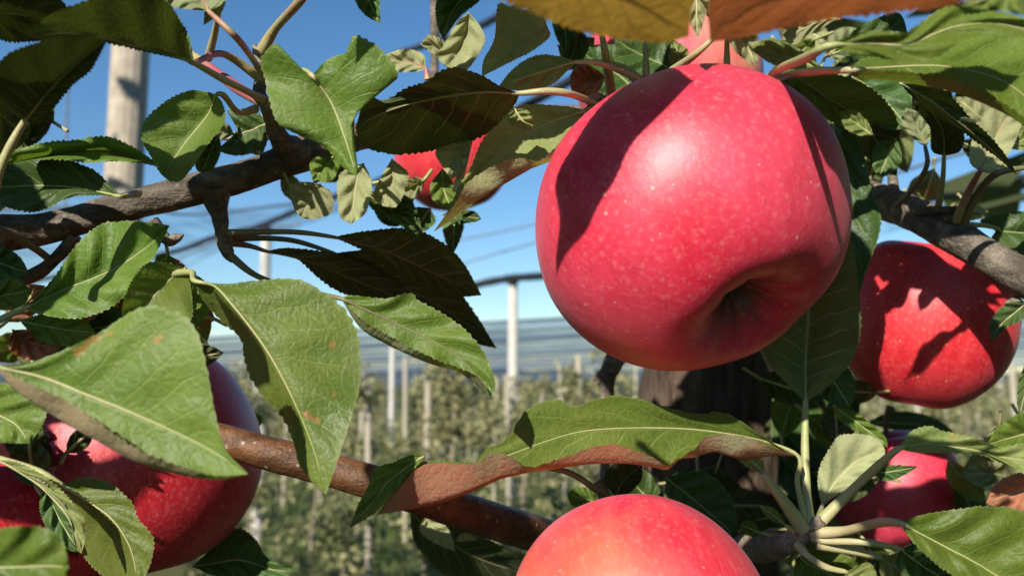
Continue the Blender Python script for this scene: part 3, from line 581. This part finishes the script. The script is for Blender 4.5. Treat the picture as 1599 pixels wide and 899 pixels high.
shade(22, (-40, 340), (110, 350), [(0, 320), (60, 320)], [(0, 410), (70, 400)], 8)

# unseen leaves added to cut the sky fill, joined to the foliage, overhead
R = random.Random(4); V = []; Fc = []
for k in range(5200):
    c = Vector((R.uniform(-1.3, 1.3), R.uniform(-.42, 1.0), R.uniform(2.32, 3.0)))
    if noise.noise(c*3) < -.25: continue
    a = Vector((R.gauss(0, 1), R.gauss(0, 1), R.gauss(-.4, .5))).normalized(); t = a.cross(Vector((R.gauss(0, .5), R.gauss(0, .5), 1))).normalized()
    L = R.uniform(.06, .09); W = L*.3; up = a.cross(t)*L*.12; b = len(V)
    V += [c, c+a*L*.3+t*W+up, c+a*L*.7+t*W*.8+up, c+a*L, c+a*L*.7-t*W*.8+up, c+a*L*.3-t*W+up, c+a*L*.5]
    Fc += [(b, b+1, b+6), (b+1, b+2, b+6), (b+2, b+3, b+6), (b+3, b+4, b+6), (b+4, b+5, b+6), (b+5, b, b+6)]
b = len(BV); BV.extend(V); BF.extend([tuple(q+b for q in f) for f in Fc]); BM.extend(['over']*len(Fc)); BU.extend([(0, 0)]*len(V))
M['over'] = simple('fill_blocking_leaves', (.03, .06, .015), (.07, .11, .03), 12, .6)
# small leaves filling the gaps deep between the branches
R = random.Random(91)
def fill(n, x0, y0, x1, y1, d0, d1, mats=('dark',), ln=(60, 110)):
    for k in range(n):
        x, y = R.uniform(x0, x1), R.uniform(y0, y1); d = R.uniform(d0, d1); a = R.uniform(0, 6.28); L = R.uniform(*ln); W = L*R.uniform(.22, .36)
        ca, sa = math.cos(a), math.sin(a)
        q = lambda u, v: (x+ca*L*u-sa*W*v, y+sa*L*u+ca*W*v, R.uniform(-.3, .3))
        leaf(d, q(-.5, 0), q(.5, R.uniform(-.4, .4)), [q(-.3, -.7), q(0, -1), q(.3, -.6)], [q(-.3, .7), q(0, 1), q(.3, .6)], mat=R.choice(mats), under=R.random() < .5,
             cup=R.uniform(-.4, .5), tilt=R.uniform(-.6, 1.4), bulk=True, stalk=[q(-.8, R.uniform(-.5, .5))[:2]], wave=.12)
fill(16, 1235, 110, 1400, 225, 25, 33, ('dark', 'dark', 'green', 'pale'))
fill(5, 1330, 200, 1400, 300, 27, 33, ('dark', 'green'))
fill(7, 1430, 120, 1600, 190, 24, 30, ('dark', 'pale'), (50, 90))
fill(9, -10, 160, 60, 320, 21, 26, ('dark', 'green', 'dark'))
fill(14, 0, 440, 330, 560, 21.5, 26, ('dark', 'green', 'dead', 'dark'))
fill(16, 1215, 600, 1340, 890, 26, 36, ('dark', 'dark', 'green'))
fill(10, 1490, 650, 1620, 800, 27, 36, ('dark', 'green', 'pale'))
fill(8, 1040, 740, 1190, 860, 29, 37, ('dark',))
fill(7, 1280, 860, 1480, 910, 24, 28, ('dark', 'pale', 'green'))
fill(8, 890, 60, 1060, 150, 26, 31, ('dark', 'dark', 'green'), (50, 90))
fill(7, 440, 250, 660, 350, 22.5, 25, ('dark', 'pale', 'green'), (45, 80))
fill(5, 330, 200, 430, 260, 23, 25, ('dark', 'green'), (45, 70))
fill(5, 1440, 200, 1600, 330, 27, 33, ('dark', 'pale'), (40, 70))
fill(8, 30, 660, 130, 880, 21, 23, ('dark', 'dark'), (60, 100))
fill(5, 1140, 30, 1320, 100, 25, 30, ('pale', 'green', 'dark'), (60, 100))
me = mesh([v-TO for v in BV], BF)
names = sorted(set(BM)); 
for nm in names: me.materials.append(M[nm])
me.polygons.foreach_set('material_index', [names.index(q) for q in BM])
uvl = me.uv_layers.new(name='UVMap'); li = [0]*len(me.loops); me.loops.foreach_get('vertex_index', li)
uvl.data.foreach_set('uv', [c for q in li for c in BU[q]])
cr = link('foliage_and_shade_leaves', me, None, TREE); cr['kind'] = 'stuff'  # gap leaves together with the added shade casters and overhead canopy

# ------------------------------------------------------------------ apples
def apple(label, cx, cy, d, rpx, axis, mat, squash=.93, seed=0, stem=True):
    """axis: direction of the calyx as seen: right, up, towards the camera"""
    R = rpx/F*d/100; ctr = P(cx, cy, d/100)
    ax = (RT*axis[0]+UP*axis[1]-FW*axis[2]).normalized()          # calyx direction = local -Z
    zq = (-ax).to_track_quat('Z', 'Y')
    root = empty('apple', ctr+ax*R*squash*.9); root.rotation_mode = 'QUATERNION'; root.rotation_quaternion = zq
    tag(root, label, 'apple', 'red apples hanging on the near tree')
    NT_, NP = 110, 128; V = []; cav = []
    off = R*squash*.9
    for i in range(NT_+1):
        th = math.pi*i/NT_
        a = math.exp(-(th/.34)**2); b = math.exp(-((math.pi-th)/.30)**2); b2 = math.exp(-((math.pi-th)/.62)**2)
        for j in range(NP):
            ph = 2*math.pi*j/NP
            lobe = .008*math.cos(5*ph+seed)*math.exp(-((math.pi-th-.5)/.5)**2)+.014*math.cos(10*ph+seed)*math.exp(-((math.pi-th-.26)/.12)**2)+.006*math.cos(3*ph+seed*2)*math.sin(th)
            rho = R*(1-.50*a-.50*b+.03*math.exp(-((th-.75)/.4)**2)+lobe)
            sh = 1-.04*max(0, -math.cos(th))**1.2                         # narrows to the eye
            n = noise.noise(Vector((math.sin(th)*math.cos(ph), math.sin(th)*math.sin(ph), math.cos(th)))*1.3+Vector((seed*3.1, 0, 0)))
            rho *= 1+.025*n
            V.append(Vector((rho*math.sin(th)*math.cos(ph)*sh, rho*math.sin(th)*math.sin(ph)*sh, rho*math.cos(th)*squash+off)))
            cav.append(max(a, b))
    Fc = [(i*NP+j, (i+1)*NP+j, (i+1)*NP+(j+1) % NP, i*NP+(j+1) % NP) for i in range(NT_) for j in range(NP)]
    me = mesh(V, Fc); at = me.attributes.new('cavity', 'FLOAT', 'POINT'); at.data.foreach_set('value', cav)
    link('skin', me, mat, root)
    # stem
    z0 = R*.46*squash+off
    pts = [Vector((0, 0, z0)), Vector((0, 0, z0+R*.35)), Vector((R*.06, 0, z0+R*.6)), Vector((R*.16, R*.05, z0+R*.8))]
    link('stem', tube_mesh(pts, [.0012, .001, .0011, .0018], Vector((0, 0, 0)), 10, .1, seed), M['stalkdark'], root)
    # calyx: five dried sepals round a tuft
    zb = -R*.46*squash+off; V = []; Fc = []
    for k in range(5):
        an = 2*math.pi*k/5+seed; u = Vector((math.cos(an), math.sin(an), 0)); t = Vector((-math.sin(an), math.cos(an), 0)); b = len(V)
        for s, (rr, ww, zz) in enumerate(((.02, .035, .0), (.07, .045, -.05), (.10, .03, -.11), (.06, .006, -.17))):
            for q in (-1, 0, 1): V.append(u*R*rr+t*R*ww*q+Vector((0, 0, zb+R*zz-abs(q)*R*.012)))
        for s in range(3):
            for q in range(2): Fc.append((b+s*3+q, b+s*3+q+1, b+s*3+q+4, b+s*3+q+3))
    for k in range(14):
        an = rnd.uniform(0, 6.28); r0 = R*rnd.uniform(.005, .03); r1 = R*rnd.uniform(.02, .07); b = len(V); h = R*rnd.uniform(.1, .2)
        u = Vector((math.cos(an), math.sin(an), 0)); t = Vector((-u.y, u.x, 0))*R*.006
        V += [u*r0+t+Vector((0, 0, zb+.0005)), u*r0-t+Vector((0, 0, zb+.0005)), u*r1+Vector((0, 0, zb-h)), u*(r0+R*.006)+Vector((0, 0, zb))]
        Fc += [(b, b+1, b+2), (b+1, b+3, b+2), (b+3, b, b+2)]
    link('calyx', mesh(V, Fc), M['calyx'], root)
    return root
M['calyx'] = simple('dried_calyx', (.10, .07, .045), (.42, .38, .30), 700, .9, .0003)
def ldir(axis, d):
    ax = (RT*axis[0]+UP*axis[1]-FW*axis[2]).normalized()
    return (-ax).to_track_quat('Z', 'Y').inverted() @ (RT*d[0]+UP*d[1]-FW*d[2])
A1 = apple_mat('apple_skin_pink_red', (.62, .012, .042), (.74, .03, .075), (.60, .25, .06), ldir((.37, -.72, .56), (.25, -.95, .3)), .6, .4)
A2 = apple_mat('apple_skin_red', (.62, .012, .026), (.76, .04, .05), (.62, .30, .05), ldir((-.1, -.95, .2), (-.9, -.4, .2)), .6, .15, .75)
A3 = apple_mat('apple_skin_orange_red', (.68, .022, .05), (.78, .06, .08), (.80, .32, .07), ldir((.05, -.7, .7), (-.75, .75, .1)), .5, .3)
A4 = apple_mat('apple_skin_deep_red', (.42, .006, .015), (.55, .015, .030), (.6, .2, .05), (0, 0, -1), .4, .25)
A5 = apple_mat('apple_skin_pink_yellow', (.66, .03, .08), (.78, .10, .14), (.85, .50, .24), ldir((-.1, -.9, .1), (.9, .5, .5)), .6, .4)
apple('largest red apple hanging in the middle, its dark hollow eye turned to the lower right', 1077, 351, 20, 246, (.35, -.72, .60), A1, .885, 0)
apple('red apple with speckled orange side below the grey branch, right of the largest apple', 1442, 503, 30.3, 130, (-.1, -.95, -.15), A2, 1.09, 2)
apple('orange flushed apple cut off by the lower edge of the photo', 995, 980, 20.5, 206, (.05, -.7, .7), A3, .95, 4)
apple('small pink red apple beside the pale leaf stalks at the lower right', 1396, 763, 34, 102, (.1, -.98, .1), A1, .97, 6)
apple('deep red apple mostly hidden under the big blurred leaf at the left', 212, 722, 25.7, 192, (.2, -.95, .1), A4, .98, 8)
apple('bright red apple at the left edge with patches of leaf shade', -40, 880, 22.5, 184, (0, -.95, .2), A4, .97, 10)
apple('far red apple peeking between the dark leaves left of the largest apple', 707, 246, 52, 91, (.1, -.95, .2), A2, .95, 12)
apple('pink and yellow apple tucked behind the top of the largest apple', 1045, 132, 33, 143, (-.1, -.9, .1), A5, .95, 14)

# ------------------------------------------------------------------ ground, hills
gm = simple('grass_ground', (.05, .075, .02), (.10, .11, .04), 6, .95, .03)
gr = link('ground', mesh([(-900, -60, 0), (900, -60, 0), (900, 2500, 0), (-900, 2500, 0)], [(0, 1, 2, 3)], False), gm); tag(gr, kind='structure')
def ridge(name, y, h, seed, mat, depth=300):
    V = []; Fc = []; n = 160
    for i in range(n+1):
        x = -y*1.1+2.2*y*i/n; z = h*(.55+.55*noise.noise(Vector((i*.045, seed, 0)))+.15*noise.noise(Vector((i*.3, seed, 5))))
        for q, (dy, f) in enumerate(((0, 0), (.25, .55), (.6, .95), (1, 1), (1.6, 0))): V.append((x, y+depth*dy, max(0, z)*f-1*(f == 0)))
    for i in range(n):
        for q in range(4): Fc.append((i*5+q, (i+1)*5+q, (i+1)*5+q+1, i*5+q+1))
    o = link(name, mesh(V, Fc), mat); tag(o, kind='structure')
ridge('hills', 1500, 52, 3, simple('far_hills', (.05, .07, .07), (.08, .10, .09), .02, 1, .1))

# ------------------------------------------------------------------ orchard beyond: young trees on stakes, hail net posts
def tree_meshes(seed, H, n=420, spread=.42):
    R = random.Random(seed); og = Vector((0, 0, 0))
    pts = [Vector((0, 0, 0))]+[Vector((R.uniform(-.03, .03), R.uniform(-.03, .03), H*k/4)) for k in range(1, 5)]
    tv = tube_mesh(pts, [.025, .02, .016, .012, .005], og, 7, .1, seed, 20)
    V = []; Fc = []
    limbs = []
    for k in range(22):
        z = H*R.uniform(.18, .93); a = R.uniform(0, 6.28); L = spread*(1.15-.6*z/H)*R.uniform(.6, 1.2)
        limbs.append((Vector((0, 0, z)), Vector((math.cos(a)*L, math.sin(a)*L, R.uniform(-.12, .3)))))
    for s, dv in limbs:                     # thin limbs
        b = len(V); e = s+dv; side = dv.cross(Vector((0, 0, 1))).normalized()*.006
        V += [s+side, s-side, e+side*.3, e-side*.3, s+Vector((0, 0, .008)), e+Vector((0, 0, .003))]; Fc += [(b, b+1, b+3, b+2), (b, b+4, b+5, b+2), (b+1, b+4, b+5, b+3)]
    for k in range(n):
        s, dv = R.choice(limbs); c = s+dv*R.uniform(.15, 1.05)+Vector((R.gauss(0, .045), R.gauss(0, .045), R.gauss(0, .05)))
        a = Vector((R.gauss(0, 1), R.gauss(0, 1), R.gauss(-.4, .7))).normalized(); nn = Vector((R.gauss(0, .7), R.gauss(0, .7), 1)); t = a.cross(nn).normalized()
        L = R.uniform(.04, .075); W = L*.34; up = a.cross(t)*L*.15; b = len(V)
        V += [c, c+a*L*.5+t*W+up, c+a*L, c+a*L*.5-t*W+up, c+a*L*.5]; Fc += [(b, b+1, b+4), (b+1, b+2, b+4), (b+2, b+3, b+4), (b+3, b, b+4)]
    return tv, mesh(V, Fc, False)
def fol_mat(name, a, b):
    N = NT(name); g = N.n('NewGeometry'); obj = N.n('TexCoord').outputs['Object']
    r = N.n('ObjectInfo').outputs['Random']
    n1 = N.n('TexWhiteNoise', {'Vector': N.n('VectorMath', {0: N.mapv(obj, (18, 18, 18))}, operation='FLOOR').outputs[0]}).outputs[0]
    c = N.mix(n1, a, b); c = N.mix(N.ma('MULTIPLY', g.outputs['Backfacing'], .5), c, (.30, .31, .17))
    c = N.mix(N.ma('MULTIPLY', r, .35), c, (.26, .20, .10))
    p = N.n('BsdfPrincipled', {'Base Color': c, 'Roughness': .6}); t = N.n('BsdfTranslucent', {'Color': (.2, .26, .05, 1)})
    return N.out(N.n('MixShader', {0: .25, 1: p.outputs[0], 2: t.outputs[0]}).outputs[0])
FG = fol_mat('orchard_foliage_pale', (.12, .14, .045), (.50, .46, .22))
FN = fol_mat('sky_blocker_leaves', (.03, .05, .015), (.06, .085, .03))  # dark, low-bounce leaves used only on the added unseen trees
FD = fol_mat('orchard_foliage_green', (.05, .08, .02), (.26, .27, .10))
TW = simple('young_bark', (.20, .16, .12), (.32, .27, .21), 90, .8)
STK = simple('stake_wood', (.34, .30, .23), (.52, .46, .36), 60, .8)
variants = {}
for kk, (fm, H, n, spd) in enumerate([(FG, 1.72, 1300, .44)]*3+[(FD, 1.35, 2000, .5)]*3+[(FG, 2.25, 800, .34), (FN, 1.35, 1700, .55)]):
    tv, cv = tree_meshes(100+kk, H, n, spd); tv.materials.append(TW); cv.materials.append(fm); variants[kk] = (tv, cv)
stm = None
def orchard_tree(k, x, y, rz, s, label, group):
    r = empty('orchard_tree', (x, y, 0)); r.rotation_euler = (0, 0, rz); r.scale = (s, s, s)
    tag(r, label, 'tree', group)
    for nm, me in zip(('trunk', 'crown'), variants[k]):
        o = bpy.data.objects.new(nm, me); COL.objects.link(o); o.parent = r
def box_col(x, y, z0, z1, r, seg=10, taper=1.0):
    V = []; Fc = []
    for z, q in ((z0, 1), (z1, taper)):
        for k in range(seg): a = 2*math.pi*(k+.5)/seg; V.append((math.cos(a)*r*q, math.sin(a)*r*q, z))
    for k in range(seg): Fc.append((k, (k+1) % seg, seg+(k+1) % seg, seg+k))
    Fc.append(tuple(range(seg, 2*seg))); return mesh(V, Fc, False)
stake_me = box_col(0, 0, 0, 1.85, .022, 8); stake_me.materials.append(STK)
rows = [(3.9, 'nearest'), (6.2, 'second'), (8.8, 'third'), (11.6, 'fourth'), (14.8, 'fifth'), (18.5, 'sixth'), (23, 'seventh'), (28.5, 'eighth')]
for ri, (y0, nm) in enumerate(rows):
    half = y0*.66+1.5; x = -half; R = random.Random(ri*31+5)
    while x < half:
        yy = y0+x*.10+R.uniform(-.15, .15); k = (3+R.randrange(3)) if ri == 0 else R.randrange(3)
        s = R.uniform(.86, 1.05)*(1.0 if ri else .95)
        if .02 < (x/yy) < .13 and ri in (2, 3): k = 6
        orchard_tree(k, x, yy, R.uniform(0, 6.28), s, f'young apple tree in the {nm} orchard row beyond the near branches', f'young apple trees in the {nm} row')
        if ri >= 1 and R.random() < .75:
            o = bpy.data.objects.new('support_stake', stake_me); COL.objects.link(o); o.location = (x+R.uniform(-.2, .2), yy-.06, 0)
            o.rotation_euler = (R.uniform(-.03, .03), R.uniform(-.04, .04), 0); o.scale = (1, 1, R.uniform(.82, 1.02))
            tag(o, f'thin pale wooden stake standing in the {nm} orchard row', 'stake', f'stakes in the {nm} row')
        x += (.62 if ri == 0 else .8+ri*.05)*R.uniform(.85, 1.2)
for x, y, sc in [(-2.7, -1.4, 1.3), (-1.9, -1.35, 1.3), (-1.15, -1.4, 1.25), (-.4, -1.3, 1.25), (.4, -1.25, 1.4), (1.2, -1.1, 2.0), (2.0, -1.1, 2.2), (2.9, -1.2, 2.2),
                 (-1.35, .2, 2.1), (1.25, .25, 2.3), (-2.2, 0, 2.3), (2.2, .2, 2.3), (1.3, -.45, 2.3)]:
    k = 7  # unseen trees added to cut sky fill from behind and the sides
    orchard_tree(k, x, y, x*2.3, sc, 'unseen leafy apple tree added around the viewpoint to block sky light', 'added unseen apple trees that block sky light')
# grass tufts between the rows
V = []; Fc = []; R = random.Random(77)
for k in range(16000):
    y = R.uniform(2.2, 14); x = R.uniform(-1, 1)*(y*.68+.4); h = R.uniform(.06, .2); a = R.uniform(0, 6.28); b = len(V)
    dx, dy = math.cos(a)*.008, math.sin(a)*.008; lx, ly = R.gauss(0, .05), R.gauss(0, .05)
    V += [(x-dx, y-dy, 0), (x+dx, y+dy, 0), (x+lx*.4+dx*.6, y+ly*.4+dy*.6, h*.6), (x+lx, y+ly, h)]; Fc += [(b, b+1, b+2), (b, b+2, b+3)]
gt = link('grass', mesh(V, Fc, False), simple('grass_blades', (.06, .10, .025), (.13, .16, .05), 3, .8)); tag(gt, 'low green grass between the orchard rows', 'grass', kind='stuff')

CONC = simple('concrete_post', (.50, .47, .42), (.64, .60, .54), 14, .85, .004)
def post(label, px, d, top_y, r, seg=8, mat=None):
    p = P(px, 600, d); x, y = p.x, p.y
    z1 = P(px, top_y, d).z
    root = empty('hail_net_post', (x, y, 0)); tag(root, label, 'post', 'concrete posts of the hail net')
    o = link('shaft', box_col(0, 0, 0, z1, r, seg, .96), mat or CONC, root); bv = o.modifiers.new('b', 'BEVEL'); bv.width = r*.12; bv.segments = 2; bv.limit_method = 'ANGLE'
    link('cap', box_col(0, 0, z1, z1+r*.9, r*1.12, 12, .7), M['black'], root)
    return Vector((x, y, z1+r*.5))
M['black'] = simple('black_net_plastic', (.012, .014, .02), (.03, .034, .045), 30, .7)
post('thick pale concrete post behind the top left leaves', 176, 2.15, -420, .050, 16, simple('weathered_post', (.36, .31, .24), (.50, .44, .35), 30, .85, .003))
t2 = post('white post with dark cap seen between the left branch and the big leaf', 408, 8.5, 356, .058)
t3 = post('white post with the dark net line on its top, left of the largest apple', 801, 12, 440, .078)
post('slim white far post left of centre just above the orchard', 612, 21, 540, .075)
post('slim far post near the right edge above the orchard', 1562, 20, 545, .08)
post('far post low beside the left branch', 403, 15, 560, .1)
M['wire'] = simple('steel_wire', (.10, .11, .12), (.2, .2, .2), 30, .5)
def line(name, label, cat, pts, rr, mat, group=None):
    w3 = [P(x, y, d) for x, y, d in pts]; og = w3[0]
    o = link(name, tube_mesh(w3, rr, og, 10, .25 if rr[0] > .02 else 0, len(pts), 90), mat, None, og); tag(o, label, cat, group)
line('rolled_net', 'dark rolled hail net sagging over the centre post and rising behind the right branch', 'net', [(640, 478, 14), (740, 446, 12.6), (801, 434, 12), (860, 428, 11), (1100, 385, 8.5), (1390, 318, 6.5), (1600, 284, 5.4), (1800, 250, 4.8)], [.05, .055, .06, .055, .05, .05, .05, .05], M['black'])
line('rolled_net', 'dark rolled hail net crossing the top of the left white post', 'net', [(-100, 470, 12), (240, 400, 10), (330, 372, 9.2), (408, 352, 8.5), (470, 326, 8), (620, 270, 7), (900, 120, 5), (1200, -80, 4)], [.03]*8, M['black'])
line('rolled_net', 'blurred dark net line high behind the pale top leaves', 'net', [(560, 105, 6), (660, 72, 5.5), (745, 43, 5), (790, 18, 4.7), (900, -50, 4.2)], [.022]*5, M['black'])
for i, (pts) in enumerate([[(-50, 330, 6), (200, 322, 6.5), (300, 335, 7), (460, 318, 8)], [(200, 440, 9), (300, 395, 9), (380, 362, 9), (470, 350, 9)], [(560, 480, 16), (700, 420, 14), (860, 372, 12), (1000, 330, 10)],
                           [(560, 400, 14), (700, 378, 13), (860, 345, 12), (1000, 310, 11)], [(1330, 345, 9), (1480, 322, 8), (1610, 312, 7)], [(1400, 270, 6), (1500, 240, 5.5), (1620, 215, 5)]]):
    line('wire', ['thin wire above the left branch', 'thin wire slanting beside the left white post', 'lower faint wire in the sky left of the largest apple', 'upper faint wire in the sky left of the largest apple', 'thin wire right of the largest apple under the rolled net', 'thin wire high in the sky at the right'][i], 'wire', pts, [.011]*len(pts), M['wire'])
line('wire', 'vertical thin wire between the top left leaves', 'wire', [(108, 100, 5), (104, 200, 5), (100, 420, 5)], [.006]*3, M['wire'])
def strip(label, top, bot):
    a = resample([P(*q) for q in top], 40); b = resample([P(*q) for q in bot], 40); og = a[0].copy(); V = []; Fc = []
    for i in range(40):
        for q in range(5): V.append(a[i].lerp(b[i], q/4)+Vector((0, .03*math.sin(i*.9+q), -.02*math.sin(i*.5)))-og)
    for i in range(39):
        for q in range(4): Fc.append((i*5+q, (i+1)*5+q, (i+1)*5+q+1, i*5+q+1))
    tag(link('hail_net', mesh(V, Fc), NETS, None, og), label, 'net')
NN = NT('hail_net_fold'); pp = NN.n('BsdfPrincipled', {'Base Color': (.03, .045, .07, 1), 'Roughness': .8}); tt = NN.n('BsdfTransparent')
zz = NN.noise(NN.mapv(NN.n('TexCoord').outputs['Object'], (.6, 2, 9)), 1.0, 3)
NETS = NN.out(NN.n('MixShader', {0: NN.ma('MULTIPLY', NN.ramp(zz, .3, .8), .55), 1: tt.outputs[0], 2: pp.outputs[0]}).outputs[0])
strip('see-through fold of hail net behind the left branch', [(-80, 300, 7), (200, 296, 7.4), (330, 322, 8), (470, 312, 8.4), (640, 262, 9)], [(-80, 420, 7), (200, 440, 7.4), (330, 400, 8), (470, 352, 8.4), (640, 290, 9)])
strip('see-through fold of hail net above the right branch', [(1340, 326, 6.8), (1480, 296, 6), (1620, 262, 5.4), (1760, 230, 5)], [(1340, 372, 6.8), (1480, 352, 6), (1620, 335, 5.4), (1760, 310, 5)])
# far hail nets: translucent dark mesh sheets carried over the rows
N = NT('hail_net_mesh'); p = N.n('BsdfPrincipled', {'Base Color': (.06, .105, .18, 1), 'Roughness': .8}); t = N.n('BsdfTransparent')
nz = N.noise(N.mapv(N.n('TexCoord').outputs['Object'], (.25, 2, 6)), 1.0, 3)
NETM = N.out(N.n('MixShader', {0: N.ma('ADD', .34, N.ma('MULTIPLY', nz, .6)), 1: t.outputs[0], 2: p.outputs[0]}).outputs[0])
zo = lambda off, d: 1.6+off/1300*d
nets = [(16, 16.8, zo(98, 16), zo(70, 16), 'nearest and highest strip of hail net over the orchard'), (22, 23, zo(74, 22), zo(46, 22), 'second strip of hail net over the orchard'),
        (30, 31, zo(52, 30), zo(26, 30), 'third strip of hail net over the orchard'), (40, 42, zo(34, 40), zo(4, 40), 'lowest and farthest strip of hail net over the orchard')]
for i, (ya, yb, za, zb, lab) in enumerate(nets):
    root = empty('hail_net', (0, ya, za)); tag(root, lab, 'net')
    V = []; Fc = []; nx = 60; hw = yb*.85
    def pz(u, q):
        x = -hw+2*hw*u; sag = .05*abs(math.sin(u*math.pi*7)); return Vector((x, (yb-ya)*q*.2-x*.35, (zb-za)*q-sag*q+x*.03))
    for a in range(nx+1):
        for q in range(5): V.append(pz(a/nx, q/4))
    for a in range(nx):
        for q in range(4): Fc.append((a*5+q, (a+1)*5+q, (a+1)*5+q+1, a*5+q+1))
    link('mesh_sheet', mesh(V, Fc), NETM, root)
    for q in (0, .5, 1):
        link('edge_wire', tube_mesh([pz(a/24, q) for a in range(25)], [.02]*25, Vector((0, 0, 0)), 6, 0, 0, 80), M['black'], root)
